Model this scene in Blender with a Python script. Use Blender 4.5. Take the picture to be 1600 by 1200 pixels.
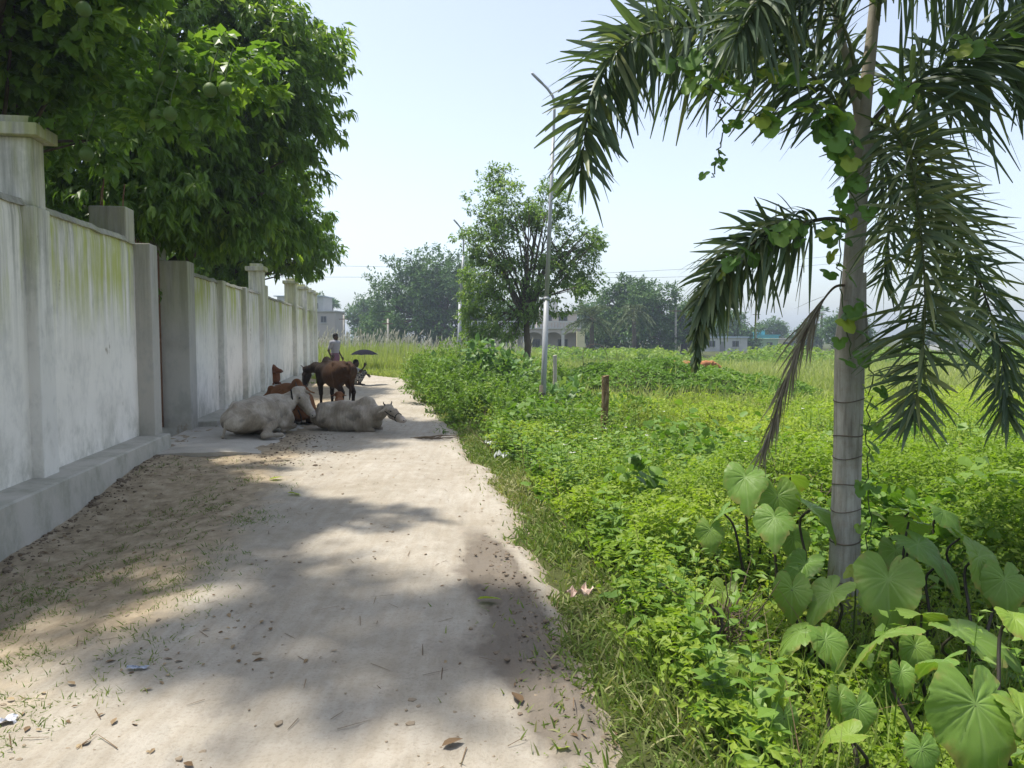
import bpy, bmesh, math, random
import numpy as np
from mathutils import Vector, Matrix

for o in list(bpy.data.objects):
    bpy.data.objects.remove(o)
SC = bpy.context.scene
COL = SC.collection
R = math.radians

# ------------------------------------------------------------------ camera
CAMZ, FPX, HOR = 1.6, 1200.0, 524.0
PITCH = math.atan((600 - HOR) / FPX)
cd = bpy.data.cameras.new('camera')
cam = bpy.data.objects.new('camera', cd)
COL.objects.link(cam)
cam.location = (0, 0, CAMZ)
cam.rotation_euler = (math.pi / 2 - PITCH, 0, 0)
cd.sensor_width = 36
cd.lens = 36 * FPX / 1600
cd.clip_start = 0.05
cd.clip_end = 3000
SC.camera = cam

# ------------------------------------------------------------------ world, sun, exposure
SUN_AZ = math.atan2(-0.93, 0.36)          # from +Y towards +X
SUN_EL = R(69)
S_DIR = Vector((math.sin(SUN_AZ) * math.cos(SUN_EL), math.cos(SUN_AZ) * math.cos(SUN_EL), math.sin(SUN_EL)))
W = bpy.data.worlds.new('World')
SC.world = W
W.use_nodes = True
wn = W.node_tree
for n in list(wn.nodes):
    wn.nodes.remove(n)
sky = wn.nodes.new('ShaderNodeTexSky')
sky.sky_type = 'NISHITA'
sky.sun_disc = False
sky.sun_elevation = SUN_EL
sky.sun_rotation = SUN_AZ % (2 * math.pi)
sky.altitude = 0
sky.air_density = 1.0
sky.dust_density = 1.6
sky.ozone_density = 2.6
hs = wn.nodes.new('ShaderNodeHueSaturation')
hs.inputs['Saturation'].default_value = 0.6
bg = wn.nodes.new('ShaderNodeBackground')
bg.inputs['Strength'].default_value = 0.093
wo = wn.nodes.new('ShaderNodeOutputWorld')
wn.links.new(sky.outputs[0], hs.inputs['Color'])
wn.links.new(hs.outputs[0], bg.inputs['Color'])
wn.links.new(bg.outputs[0], wo.inputs['Surface'])

sd = bpy.data.lights.new('sun', 'SUN')
sd.energy = 2.5
sd.angle = R(2.4)
sd.color = (1.0, 0.94, 0.84)
sun = bpy.data.objects.new('sun', sd)
COL.objects.link(sun)
sun.rotation_euler = S_DIR.to_track_quat('Z', 'Y').to_euler()
sun.location = S_DIR * 60

SC.view_settings.view_transform = 'Standard'
SC.view_settings.look = 'None'
SC.view_settings.gamma = 1
SC.view_settings.exposure = 1.4
SC.view_settings.use_curve_mapping = False
SC.render.engine = 'CYCLES'
SC.cycles.use_denoising = True
try:
    SC.cycles.denoiser = 'OPENIMAGEDENOISE'
except Exception:
    pass
SC.cycles.max_bounces = 8
SC.cycles.diffuse_bounces = 5
SC.cycles.transmission_bounces = 4
SC.cycles.transparent_max_bounces = 4
SC.cycles.volume_bounces = 0
SC.cycles.caustics_reflective = False
SC.cycles.caustics_refractive = False

rng = np.random.default_rng(11)

# ------------------------------------------------------------------ small maths
def ray(px, py):
    v = np.array([(px - 800) / FPX, 0, 0]) + (600 - py) / FPX * np.array([0, math.sin(PITCH), math.cos(PITCH)]) \
        + np.array([0, math.cos(PITCH), -math.sin(PITCH)])
    return v
def at(px, py, Y):
    v = ray(px, py)
    k = Y / v[1]
    return np.array([v[0] * k, Y, CAMZ + v[2] * k])
def G(px, py, z=0.0):
    v = ray(px, py)
    k = (z - CAMZ) / v[2]
    return np.array([v[0] * k, v[1] * k, z])

WK = 0.157                                   # the wall and the track run towards (-WK, 1)
WL = math.hypot(1, WK)
WANG = math.atan(WK)
def uc(X, Y):
    return X + WK * Y
def wall_s(px, u=-3.34):
    """distance along the wall line at which image column px meets it"""
    q = (px - 800) / FPX
    return u / (q + WK) * WL

def sst(a, b, x):
    t = np.clip((np.asarray(x, float) - a) / (b - a), 0, 1)
    return t * t * (3 - 2 * t)

_NT = {}
def vnoise(x, y, seed=0):
    if seed not in _NT:
        _NT[seed] = np.random.default_rng(900 + seed).random((256, 256))
    T = _NT[seed]
    x = np.asarray(x, float); y = np.asarray(y, float)
    xi = np.floor(x).astype(int); yi = np.floor(y).astype(int)
    fx = x - xi; fy = y - yi
    fx = fx * fx * (3 - 2 * fx); fy = fy * fy * (3 - 2 * fy)
    a = T[xi % 256, yi % 256]; b = T[(xi + 1) % 256, yi % 256]
    c = T[xi % 256, (yi + 1) % 256]; d = T[(xi + 1) % 256, (yi + 1) % 256]
    return (a * (1 - fx) + b * fx) * (1 - fy) + (c * (1 - fx) + d * fx) * fy
def fbm(x, y, seed=0, octv=4):
    s = 0; a = .5; t = 0
    for k in range(octv):
        s = s + a * vnoise(x * 2 ** k, y * 2 ** k, seed + k); t += a; a *= .5
    return s / t
def nrm(v):
    return v / np.maximum(np.linalg.norm(v, axis=-1, keepdims=True), 1e-9)

# ------------------------------------------------------------------ terrain
def road_edge(Y):                            # right edge of the track, in u
    return 1.16 - .22 * sst(6, 2.5, Y) - .45 * sst(14, 26, Y) + .16 * (fbm(np.asarray(Y) * .8, 3.3, 5) - .5) * 2
def terr(X, Y):
    X = np.asarray(X, float); Y = np.asarray(Y, float)
    u = uc(X, Y); e = road_edge(Y)
    z = -.2 * sst(-1.2, -2.8, u) * (1 - sst(6.5, 9.5, Y))
    r = sst(e - .1, e + 1.3, u)
    z = z - .2 * r - .55 * sst(12, 45, Y) * sst(e + .5, e + 6, u) - .45 * sst(31, 48, Y) * (1 - sst(e + .5, e + 6, u))
    z = z + .10 * (fbm(X * .5, Y * .5, 20) - .5) * sst(e, e + 2, u)
    z = z + .06 * sst(-3.2, -5, u) * 1.0
    dx = (X - 4.4) / 3.6; dy = (Y - 24) / 3.0
    z = z + 1.0 * np.exp(-(dx * dx + dy * dy) * 1.3) + .10 * np.exp(-(((X - 7.2) / 2.2) ** 2 + ((Y - 24) / 2.2) ** 2))
    return z

# ------------------------------------------------------------------ mesh helpers
def build_mesh(name, V, faces, attrs=None, smooth=False):
    """V (n,3); faces: list of (m,k) index arrays; attrs: {name: (n,) or (n,4)} on points"""
    me = bpy.data.meshes.new(name)
    V = np.asarray(V, np.float32)
    faces = [np.asarray(f, np.int32) for f in faces if len(f)]
    me.vertices.add(len(V))
    me.vertices.foreach_set('co', V.ravel())
    nl = sum(f.size for f in faces); nf = sum(len(f) for f in faces)
    me.loops.add(nl)
    me.loops.foreach_set('vertex_index', np.concatenate([f.ravel() for f in faces]))
    me.polygons.add(nf)
    tot = np.concatenate([np.full(len(f), f.shape[1], np.int32) for f in faces])
    st = np.concatenate([[0], np.cumsum(tot)[:-1]]).astype(np.int32)
    me.polygons.foreach_set('loop_start', st)
    me.polygons.foreach_set('use_smooth', np.full(nf, bool(smooth)))
    for k, a in (attrs or {}).items():
        a = np.asarray(a, np.float32)
        if a.ndim == 1:
            at_ = me.attributes.new(k, 'FLOAT', 'POINT'); at_.data.foreach_set('value', a)
        else:
            at_ = me.attributes.new(k, 'FLOAT_COLOR', 'POINT'); at_.data.foreach_set('color', a.ravel())
    me.update(calc_edges=True)
    me.validate()
    return me

def link(name, me, mat=None, parent=None, **props):
    o = bpy.data.objects.new(name, me)
    COL.objects.link(o)
    if mat is not None and me is not None:
        if len(me.materials) == 0:
            me.materials.append(mat)
    if parent is not None:
        o.parent = parent
    for k, v in props.items():
        o[k] = v
    return o
def empty(name, loc=(0, 0, 0), rz=0.0, **props):
    o = bpy.data.objects.new(name, None)
    COL.objects.link(o)
    o.location = loc; o.rotation_euler = (0, 0, rz)
    o.empty_display_size = .1
    for k, v in props.items():
        o[k] = v
    return o

class MB:
    """collects verts / faces / one float attribute"""
    def __init__(s):
        s.V = []; s.F = {}; s.A = {}; s.n = 0
    def add(s, V, faces, **attrs):
        V = np.asarray(V, float).reshape(-1, 3)
        for f in faces:
            f = np.asarray(f, int)
            if len(f):
                s.F.setdefault(f.shape[1], []).append(f + s.n)
        for k in set(list(attrs) + list(s.A)):
            s.A.setdefault(k, [np.zeros(s.n)] if s.n else [])
            v = attrs.get(k, 0.0)
            s.A[k].append(np.broadcast_to(np.asarray(v, float), (len(V),)))
        s.V.append(V); s.n += len(V)
        return s
    def box(s, x0, x1, y0, y1, z0, z1, **a):
        V = [(x, y, z) for z in (z0, z1) for y in (y0, y1) for x in (x0, x1)]
        F = [(0, 2, 3, 1), (4, 5, 7, 6), (0, 1, 5, 4), (2, 6, 7, 3), (0, 4, 6, 2), (1, 3, 7, 5)]
        return s.add(V, [F], **a)
    def tube(s, path, rad, n=8, cap=True, **a):
        V, F = tube(path, rad, n, cap)
        return s.add(V, F, **a)
    def mesh(s, name, smooth=False):
        return build_mesh(name, np.concatenate(s.V), [np.concatenate(f) for f in s.F.values()],
                          {k: np.concatenate(v) for k, v in s.A.items()}, smooth)
    def obj(s, name, mat, parent=None, smooth=False, bevel=0.0, **props):
        me = s.mesh(name, smooth)
        if bevel:
            bm = bmesh.new(); bm.from_mesh(me)
            bmesh.ops.bevel(bm, geom=bm.edges[:], offset=bevel, segments=2, profile=.6, affect='EDGES')
            bm.to_mesh(me); bm.free()
        return link(name, me, mat, parent, **props)

def tube(path, rad, n=8, cap=True):
    P = np.asarray(path, float); m = len(P)
    rad = np.broadcast_to(np.asarray(rad, float), (m,))
    T = nrm(np.gradient(P, axis=0))
    ref = np.array([0, 0, 1.0]) if abs(T[0, 2]) < .9 else np.array([1.0, 0, 0])
    V = []
    x = nrm(np.cross(ref, T[0]))
    ang = np.arange(n) / n * 2 * np.pi
    for i in range(m):
        x = x - T[i] * np.dot(x, T[i]); x = nrm(x)
        y = np.cross(T[i], x)
        V.append(P[i] + rad[i] * (np.cos(ang)[:, None] * x + np.sin(ang)[:, None] * y))
    V = np.concatenate(V)
    i = np.arange(m - 1)[:, None] * n; j = np.arange(n)[None]; k = (j + 1) % n
    F = [np.stack([i + j, i + k, i + n + k, i + n + j], -1).reshape(-1, 4)]
    if cap:
        F.append(np.arange(n)[::-1][None]); F.append((np.arange(n) + (m - 1) * n)[None])
    return V, F

def spline(pts, n=24):
    """Catmull-Rom through the points"""
    P = np.asarray(pts, float)
    P = np.vstack([2 * P[0] - P[1], P, 2 * P[-1] - P[-2]])
    out = []
    segs = len(P) - 3
    for t in np.linspace(0, segs - 1e-6, n):
        i = int(t); f = t - i
        a, b, c, d = P[i:i + 4]
        out.append(.5 * ((2 * b) + (c - a) * f + (2 * a - 5 * b + 4 * c - d) * f * f + (3 * b - a - 3 * c + d) * f ** 3))
    return np.array(out)

# leaf templates: x along the blade, y across, z up; (verts, faces)
def leaf_template(wr=.4, fold=.25, curl=-.15, seg=3, tip=1.3):
    xs = np.linspace(0, 1, seg + 1)
    V = []; F = []
    for i, x in enumerate(xs):
        w = wr * .5 * math.sin(math.pi * x ** (1 / tip)) if 0 < x < 1 else 0
        z = curl * x * x
        if i == 0 or i == seg:
            V.append((x, 0, z))
        else:
            V += [(x, -w, z + fold * w), (x, 0, z), (x, w, z + fold * w)]
    T = []; Q = []
    for i in range(seg):
        if i == 0:
            T += [(0, 2, 1), (0, 3, 2)]
        elif i == seg - 1:
            b = 1 + 3 * (i - 1); e = len(V) - 1
            T += [(b, b + 1, e), (b + 1, b + 2, e)]
        else:
            b = 1 + 3 * (i - 1); c = b + 3
            Q += [(b, b + 1, c + 1, c), (b + 1, b + 2, c + 2, c + 1)]
    return np.array(V, float), [np.array(f, int) for f in (T, Q) if len(f)]
LEAF_A = leaf_template(.42, .3, -.2, 3)          # ovate
LEAF_L = leaf_template(.28, .35, -.35, 3)        # lance
LEAF_S = leaf_template(.5, .35, -.1, 2)          # cheap diamond, 4 tris
LEAF_L2 = leaf_template(.34, .35, -.35, 2)       # lance, 4 tris
LEAF_P = leaf_template(.70, .25, -.15, 2, 1.15)  # broad, 4 tris
LEAF_B = leaf_template(.62, .22, -.15, 4, 1.15)  # broad
LEAF_D = (np.array([(0, 0, 0), (.5, -.24, .05), (1, 0, -.1), (.5, .24, .05)]), [np.array([(0, 1, 2), (0, 2, 3)])])
def heart_template():
    th = np.linspace(0, 2 * np.pi, 15)[:-1]
    r = .5 * (1 - .45 * np.exp(-((th - np.pi) / .45) ** 2)) * (1 + .35 * np.exp(-(np.minimum(th, 2 * np.pi - th) / .4) ** 2))
    V = [(0.38, 0, 0)] + [(.38 + rr * math.cos(t), rr * math.sin(t) * .95, -.25 * rr * rr + .06 * abs(math.sin(t))) for rr, t in zip(r, th)]
    F = [(0, i + 1, (i + 1) % 14 + 1) for i in range(14)]
    return np.array(V), [np.array(F)]
LEAF_H = heart_template()

def leaves(P, D, N, S, tint, tmpl, mb=None, wscale=None):
    """one leaf per row: base point, axis, upward hint, length, tint"""
    V0, F0 = tmpl
    x = nrm(D); y = nrm(np.cross(N, x)); z = np.cross(x, y)
    S = np.broadcast_to(np.asarray(S, float), (len(P),))
    ws = S if wscale is None else S * wscale
    V = P[:, None] + S[:, None, None] * V0[None, :, 0:1] * x[:, None] + ws[:, None, None] * V0[None, :, 1:2] * y[:, None] \
        + S[:, None, None] * V0[None, :, 2:3] * z[:, None]
    n = len(V0); off = np.arange(len(P)) * n
    F = [(f[None] + off[:, None, None]).reshape(-1, f.shape[1]) for f in F0]
    mb = mb or MB()
    mb.add(V.reshape(-1, 3), F, tint=np.repeat(np.broadcast_to(tint, (len(P),)), n))
    return mb

def ribbons(P, D, L, Wd, droop, tint, prof=(.5, 1, .85, .5, .05), side=None, mb=None, fold=0.0):
    """bending strips: base, direction, length, width, droop (share of length)"""
    m = len(P); k = len(prof)
    D = nrm(D); L = np.broadcast_to(L, (m,)); Wd = np.broadcast_to(Wd, (m,)); droop = np.broadcast_to(droop, (m,))
    s = np.linspace(0, 1, k)
    C = P[:, None] + L[:, None, None] * (D[:, None] * s[None, :, None])
    C[:, :, 2] -= L[:, None] * droop[:, None] * s[None] ** 2
    if side is None:
        side = np.cross(D, np.array([0, 0, 1.0])) + 1e-4
        a = rng.uniform(0, np.pi, m)
        s1 = nrm(side); s2 = np.cross(D, s1)
        side = np.cos(a)[:, None] * s1 + np.sin(a)[:, None] * s2
    side = nrm(side)
    w = .5 * Wd[:, None] * np.asarray(prof)[None]
    if fold:
        up = nrm(np.cross(side, D))
        A = C - w[..., None] * side[:, None] + fold * w[..., None] * up[:, None]
        B = C + w[..., None] * side[:, None] + fold * w[..., None] * up[:, None]
        V = np.stack([A, C, B], 2).reshape(m, k * 3, 3)
        q = [(3 * i + j, 3 * i + j + 1, 3 * i + j + 4, 3 * i + j + 3) for i in range(k - 1) for j in (0, 1)]
        nv = 3 * k
    else:
        A = C - w[..., None] * side[:, None]; B = C + w[..., None] * side[:, None]
        V = np.stack([A, B], 2).reshape(m, k * 2, 3)
        q = [(2 * i, 2 * i + 1, 2 * i + 3, 2 * i + 2) for i in range(k - 1)]
        nv = 2 * k
    F = (np.array(q)[None] + (np.arange(m) * nv)[:, None, None]).reshape(-1, 4)
    mb = mb or MB()
    mb.add(V.reshape(-1, 3), [F], tint=np.repeat(np.broadcast_to(tint, (m,)), nv))
    return mb

def rdir(n, zlo=-1, zhi=1):
    a = rng.uniform(0, 2 * np.pi, n); z = rng.uniform(zlo, zhi, n)
    r = np.sqrt(np.maximum(0, 1 - z * z))
    return np.stack([r * np.cos(a), r * np.sin(a), z], 1)

# ------------------------------------------------------------------ materials
class NT:
    def __init__(s, name):
        s.m = bpy.data.materials.new(name); s.m.use_nodes = True
        s.t = s.m.node_tree
        for n in list(s.t.nodes): s.t.nodes.remove(n)
        s.out = s.t.nodes.new('ShaderNodeOutputMaterial')
    def n(s, typ, ins=None, **kw):
        nd = s.t.nodes.new(typ)
        for k, v in kw.items(): setattr(nd, k, v)
        for k, v in (ins or {}).items():
            if isinstance(v, bpy.types.NodeSocket): s.t.links.new(v, nd.inputs[k])
            else: nd.inputs[k].default_value = v
        return nd
    def ramp(s, fac, stops, interp='LINEAR'):
        nd = s.t.nodes.new('ShaderNodeValToRGB')
        nd.color_ramp.interpolation = interp
        el = nd.color_ramp.elements
        while len(el) < len(stops): el.new(.5)
        for e, (p, c) in zip(el, stops):
            e.position = p; e.color = (c[0], c[1], c[2], 1) if not isinstance(c, (int, float)) else (c, c, c, 1)
        s.t.links.new(fac, nd.inputs[0])
        return nd.outputs[0]
    def mix(s, fac, a, b, mode='MIX'):
        nd = s.t.nodes.new('ShaderNodeMix'); nd.data_type = 'RGBA'; nd.blend_type = mode
        for i, v in ((0, fac), (6, a), (7, b)):
            if isinstance(v, bpy.types.NodeSocket): s.t.links.new(v, nd.inputs[i])
            elif i == 0: nd.inputs[i].default_value = v
            else: nd.inputs[i].default_value = (v[0], v[1], v[2], 1)
        return nd.outputs[2]
    def math(s, op, a, b=0.0, clamp=False):
        nd = s.t.nodes.new('ShaderNodeMath'); nd.operation = op; nd.use_clamp = clamp
        for i, v in enumerate((a, b)):
            if isinstance(v, bpy.types.NodeSocket): s.t.links.new(v, nd.inputs[i])
            else: nd.inputs[i].default_value = v
        return nd.outputs[0]
    def coord(s, kind='Object'):
        return s.n('ShaderNodeTexCoord').outputs[kind]
    def mapped(s, co, scale=(1, 1, 1), loc=(0, 0, 0)):
        return s.n('ShaderNodeMapping', {'Vector': co, 'Scale': scale, 'Location': loc}).outputs[0]
    def noise(s, co, scale=5, detail=4, rough=.55, out='Fac', dist=0.0):
        return s.n('ShaderNodeTexNoise', {'Vector': co, 'Scale': scale, 'Detail': detail, 'Roughness': rough, 'Distortion': dist}).outputs[out]
    def attr(s, name, out='Fac'):
        return s.n('ShaderNodeAttribute', attribute_name=name).outputs[out]
    def bump(s, h, strength=.3, dist=.02):
        return s.n('ShaderNodeBump', {'Height': h, 'Strength': strength, 'Distance': dist}).outputs[0]
    def bsdf(s, color, rough=.8, spec=.3, normal=None, **kw):
        ins = {'Base Color': color if isinstance(color, bpy.types.NodeSocket) else (*color, 1), 'Roughness': rough, 'Specular IOR Level': spec}
        ins.update(kw)
        if normal is not None: ins['Normal'] = normal
        return s.n('ShaderNodeBsdfPrincipled', ins).outputs[0]
    def done(s, sh):
        s.t.links.new(sh, s.out.inputs['Surface'])
        return s.m

def leaf_mat(name, c0, c1, c2, trans=.35, rough=.5, spec=.35, tcol=None):
    """colour runs with the leaf's own tint attribute; part of the light passes through the blade"""
    t = NT(name)
    col = t.ramp(t.attr('tint'), [(0, c0), (.5, c1), (1, c2)])
    b = t.bsdf(col, rough, spec)
    tc = t.mix(1.0, col, tcol or (1.25, 1.35, .55), 'MULTIPLY')
    tr = t.n('ShaderNodeBsdfTranslucent', {'Color': tc}).outputs[0]
    return t.done(t.n('ShaderNodeMixShader', {0: trans, 1: b, 2: tr}).outputs[0])

def plain(name, c, rough=.7, spec=.3, var=.25, scale=6, bump=0.0, metal=0.0):
    t = NT(name)
    co = t.coord()
    nz = t.noise(co, scale, 5, .6)
    col = t.mix(nz, [max(0, k * (1 - var)) for k in c], [min(1, k * (1 + var)) for k in c])
    nor = t.bump(t.noise(co, scale * 6, 4), bump, .01) if bump else None
    return t.done(t.bsdf(col, rough, spec, nor, Metallic=metal))

def bark_mat(name, c0, c1, scale=8, strength=.6):
    t = NT(name)
    co = t.mapped(t.coord(), (1, 1, .25))
    nz = t.noise(co, scale, 6, .65, dist=.4)
    col = t.ramp(nz, [(.3, c0), (.7, c1)])
    return t.done(t.bsdf(col, .9, .1, t.bump(nz, strength, .03)))

M = {}
# leaves of the place
M['pomelo'] = leaf_mat('pomelo_leaf', (.075, .145, .028), (.135, .235, .042), (.28, .38, .06), .48, .42, .4)
M['mango'] = leaf_mat('mango_leaf', (.08, .145, .026), (.14, .24, .038), (.28, .38, .065), .46, .42, .4)
M['peepal'] = leaf_mat('roadside_tree_leaf', (.095, .165, .045), (.155, .245, .07), (.28, .37, .10), .45, .4, .45)
M['fartree'] = leaf_mat('far_tree_leaf', (.05, .11, .03), (.085, .165, .045), (.14, .22, .06), .2, .6, .2)
M['palm'] = leaf_mat('palm_leaflet', (.055, .09, .05), (.095, .14, .075), (.24, .26, .11), .3, .5, .4)
M['deadfrond'] = leaf_mat('dead_leaflet', (.12, .105, .08), (.19, .165, .125), (.26, .23, .17), .15, .8, .1)
M['herb'] = leaf_mat('herb_leaf', (.13, .215, .025), (.215, .325, .038), (.35, .43, .07), .47, .5, .3)
M['creeper'] = leaf_mat('creeper_leaf', (.085, .17, .025), (.135, .245, .035), (.22, .33, .055), .35, .5, .3)
M['shrub'] = leaf_mat('shrub_leaf', (.09, .17, .026), (.15, .255, .038), (.25, .34, .06), .35, .5, .3)
M['calotropis'] = leaf_mat('milkweed_leaf', (.08, .17, .045), (.14, .25, .07), (.28, .36, .12), .3, .45, .35)
M['grass'] = leaf_mat('grass_blade', (.09, .17, .03), (.15, .24, .045), (.30, .33, .11), .35, .6, .2)
M['verge_grass'] = leaf_mat('verge_grass_blade', (.09, .16, .03), (.16, .225, .05), (.38, .36, .19), .3, .6, .2)
M['field_grass'] = leaf_mat('field_grass_blade', (.24, .31, .07), (.33, .385, .12), (.47, .47, .23), .4, .6, .2)
M['plume'] = leaf_mat('kans_plume', (.42, .40, .32), (.55, .53, .44), (.66, .64, .56), .4, .9, .1, (1, 1, 1))
M['vine'] = leaf_mat('vine_leaf', (.08, .17, .03), (.14, .26, .05), (.33, .40, .06), .42, .5, .3)
M['yellowbush'] = leaf_mat('yellow_bush_leaf', (.14, .20, .03), (.21, .27, .04), (.30, .30, .07), .38, .55, .2)
M['dry'] = leaf_mat('dry_leaf', (.09, .055, .03), (.19, .13, .075), (.36, .28, .17), .1, .8, .15, (1, 1, 1))
M['twig'] = plain('dry_twig', (.13, .10, .07), .9, .1)
M['stem'] = plain('green_stem', (.07, .10, .03), .7, .2)
M['bark'] = bark_mat('grey_brown_bark', (.06, .05, .04), (.16, .135, .105))
# ------------------------------------------------------------------ ground and track
def ground_material():
    t = NT('field_soil')
    co = t.coord()
    a = t.noise(co, 1.3, 6, .6)
    b = t.noise(co, 14, 5, .65)
    col = t.ramp(a, [(.3, (.045, .06, .018)), (.55, (.07, .085, .025)), (.75, (.12, .105, .05))])
    col = t.mix(t.math('MULTIPLY', b, .5), col, (.05, .045, .025))
    return t.done(t.bsdf(col, .95, .1, t.bump(b, .6, .03)))
def track_material():
    t = NT('packed_dirt')
    co = t.coord()
    big = t.noise(co, .9, 5, .6)
    mid = t.noise(co, 6, 6, .62)
    fine = t.noise(co, 60, 5, .7)
    streak = t.noise(t.mapped(co, (7, .8, 1)), 2.2, 5, .6)
    dirt = t.ramp(big, [(.3, (.30, .268, .212)), (.52, (.358, .326, .27)), (.72, (.412, .383, .33))])
    dirt = t.mix(t.math('MULTIPLY', t.ramp(streak, [(.40, 0.0), (.65, 1.0)]), .5), dirt, (.27, .23, .175))
    dirt = t.mix(t.math('MULTIPLY', t.ramp(mid, [(.45, 0.0), (.75, 1.0)]), .45), dirt, (.49, .45, .39))
    soil = t.ramp(mid, [(.3, (.19, .15, .10)), (.5, (.32, .26, .18)), (.72, (.44, .37, .27))])
    vg = t.math('ADD', t.attr('verge'), t.math('MULTIPLY', t.math('SUBTRACT', mid, .5), .9))
    col = t.mix(t.ramp(vg, [(.35, 0.0), (.8, 1.0)]), dirt, soil)
    dm = t.math('ADD', t.attr('damp'), t.math('MULTIPLY', t.math('SUBTRACT', mid, .5), 1.1))
    col = t.mix(t.math('MULTIPLY', t.ramp(dm, [(.3, 0.0), (.75, 1.0)]), .8), col, (.12, .10, .08))
    col = t.mix(t.math('MULTIPLY', t.ramp(fine, [(.35, 1.0), (.5, 0.0)]), .35), col, (.20, .165, .125))
    h = t.math('ADD', t.math('MULTIPLY', mid, .6), t.math('MULTIPLY', fine, .35))
    return t.done(t.bsdf(col, .95, .12, t.bump(h, .9, .022)))
M['ground'] = ground_material()
M['track'] = track_material()

def axis(stops):
    out = [stops[0][0]]
    for (a, s0), (b, s1) in zip(stops[:-1], stops[1:]):
        x = a
        while x < b - 1e-6:
            f = (x - a) / (b - a)
            x = min(b, x + s0 + (s1 - s0) * f)
            out.append(x)
    return np.array(out)
gx = axis([(-620, 80), (-80, 12), (-25, 1.5), (-8, .4), (-4, .2), (4, .2), (10, .4), (30, 1.5), (90, 12), (620, 80)])
gy = axis([(-60, 8), (-6, 1), (0, .25), (14, .25), (40, .7), (80, 4), (160, 20), (900, 120)])
GX, GY = np.meshgrid(gx, gy)
GZ = terr(GX, GY) - .035 * (1 - sst(road_edge(GY) - .05, road_edge(GY) + .25, uc(GX, GY))) * (GY < 40)
V = np.stack([GX, GY, GZ], -1).reshape(-1, 3)
nx, ny = len(gx), len(gy)
i = np.arange(ny - 1)[:, None] * nx; j = np.arange(nx - 1)[None]
F = np.stack([i + j, i + j + 1, i + nx + j + 1, i + nx + j], -1).reshape(-1, 4)
link('ground', build_mesh('ground', V, [F], smooth=True), M['ground'], kind='structure')

# the dirt track with its trodden left verge, one fine sheet
ry = [0.6]
while ry[-1] < 36: ry.append(ry[-1] + max(.018, .0125 * ry[-1]))
ry = np.array(ry)
ru = np.linspace(-3.32, 1.75, 250)
RU, RY = np.meshgrid(ru, ry)
RX = RU - WK * RY
E = road_edge(RY) + .22 * (fbm(RX * 2.2, RY * 2.2, 31) - .5) * 2
endY = 31.5 - 2.2 * (RU + 1) + 1.2 * (fbm(RU * 1.5, 2.2, 33) - .5)
dist = np.minimum(np.minimum(E - RU, (endY - RY) * .7), 1)
lip = sst(-.05, .28, dist)
verge = np.maximum(sst(-.75, -1.75, RU + .5 * (fbm(RX * 1.1, RY * 1.1, 35) - .5)), 0)
verge = verge * (1 - .55 * sst(2.3, 4.0, 8 - RY) * sst(-3.0, -1.5, RU) * sst(4.4, 3.6, RY))
edge_soil = sst(.45, .05, dist) * .65
damp = 1.25 * np.exp(-(((RU - .72) / .16) ** 2)) * sst(2.6, 3.2, RY) * sst(6.6, 5.2, RY)
damp += .55 * np.exp(-(((RU - .4) / .3) ** 2 + ((RY - 3.75) / .35) ** 2))
damp += .6 * np.exp(-(((RU - .55) / .2) ** 2 + ((RY - 5.0) / .45) ** 2))
damp += .30 * (np.exp(-((RU - .62) / .14) ** 2) + np.exp(-((RU + .72) / .18) ** 2)) * (.5 + fbm(RX * 2, RY * .5, 56)) * (RY < 25)
rz = terr(RX, RY) - .06 + .085 * lip
rz += .022 * (fbm(RX * 1.3, RY * 1.3, 40) - .5) + .017 * (fbm(RX * 6, RY * 4, 43) - .5)
rz += (.004 + .03 * verge * lip) * (fbm(RX * 14, RY * 14, 46, 3) - .45)
rz += (.012 + .085 * np.clip(damp, 0, 1)) * np.maximum(0, fbm(RX * 20, RY * 20, 50, 3) - .5) * lip
rz -= .02 * (np.exp(-((RU - .62) / .22) ** 2) + np.exp(-((RU + .72) / .25) ** 2)) * (RY < 25)
for _ in range(170):                          # hoof prints
    hy = 2.2 + 12 * rng.random() ** 1.3; hu = rng.uniform(-1.6, .9)
    i0, i1 = np.searchsorted(ry, [hy - .15, hy + .15])
    d2 = ((RU[i0:i1] - hu) / .05) ** 2 + ((RY[i0:i1] - hy) / .065) ** 2
    rz[i0:i1] += .5 * (-.016 * np.exp(-d2) + .008 * np.exp(-(np.sqrt(d2) - 1.5) ** 2 * 4))
rz += .05 * sst(-2.3, -3.1, RU) * sst(5, 6, RY)
keep = (dist > -.25)
V = np.stack([RX, RY, rz], -1).reshape(-1, 3)
n1 = len(ru)
i = np.arange(len(ry) - 1)[:, None] * n1; j = np.arange(n1 - 1)[None]
F = np.stack([i + j, i + j + 1, i + n1 + j + 1, i + n1 + j], -1).reshape(-1, 4)
F = F[keep.ravel()[F].all(1)]
link('dirt_road', build_mesh('dirt_road', V, [F], {'verge': np.clip(verge + edge_soil, 0, 1).ravel(), 'damp': np.clip(damp, 0, 1).ravel()}, True),
     M['track'], kind='structure')
def road_z(X, Y):
    """height of the finished track surface near a point"""
    X = np.atleast_1d(np.asarray(X, float)); Y = np.atleast_1d(np.asarray(Y, float))
    a = np.clip(np.searchsorted(ry, Y), 1, len(ry) - 1)
    b = np.clip(np.round((uc(X, Y) - ru[0]) / (ru[1] - ru[0])).astype(int), 0, n1 - 1)
    return np.maximum(rz[a, b], terr(X, Y) - .05)

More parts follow.
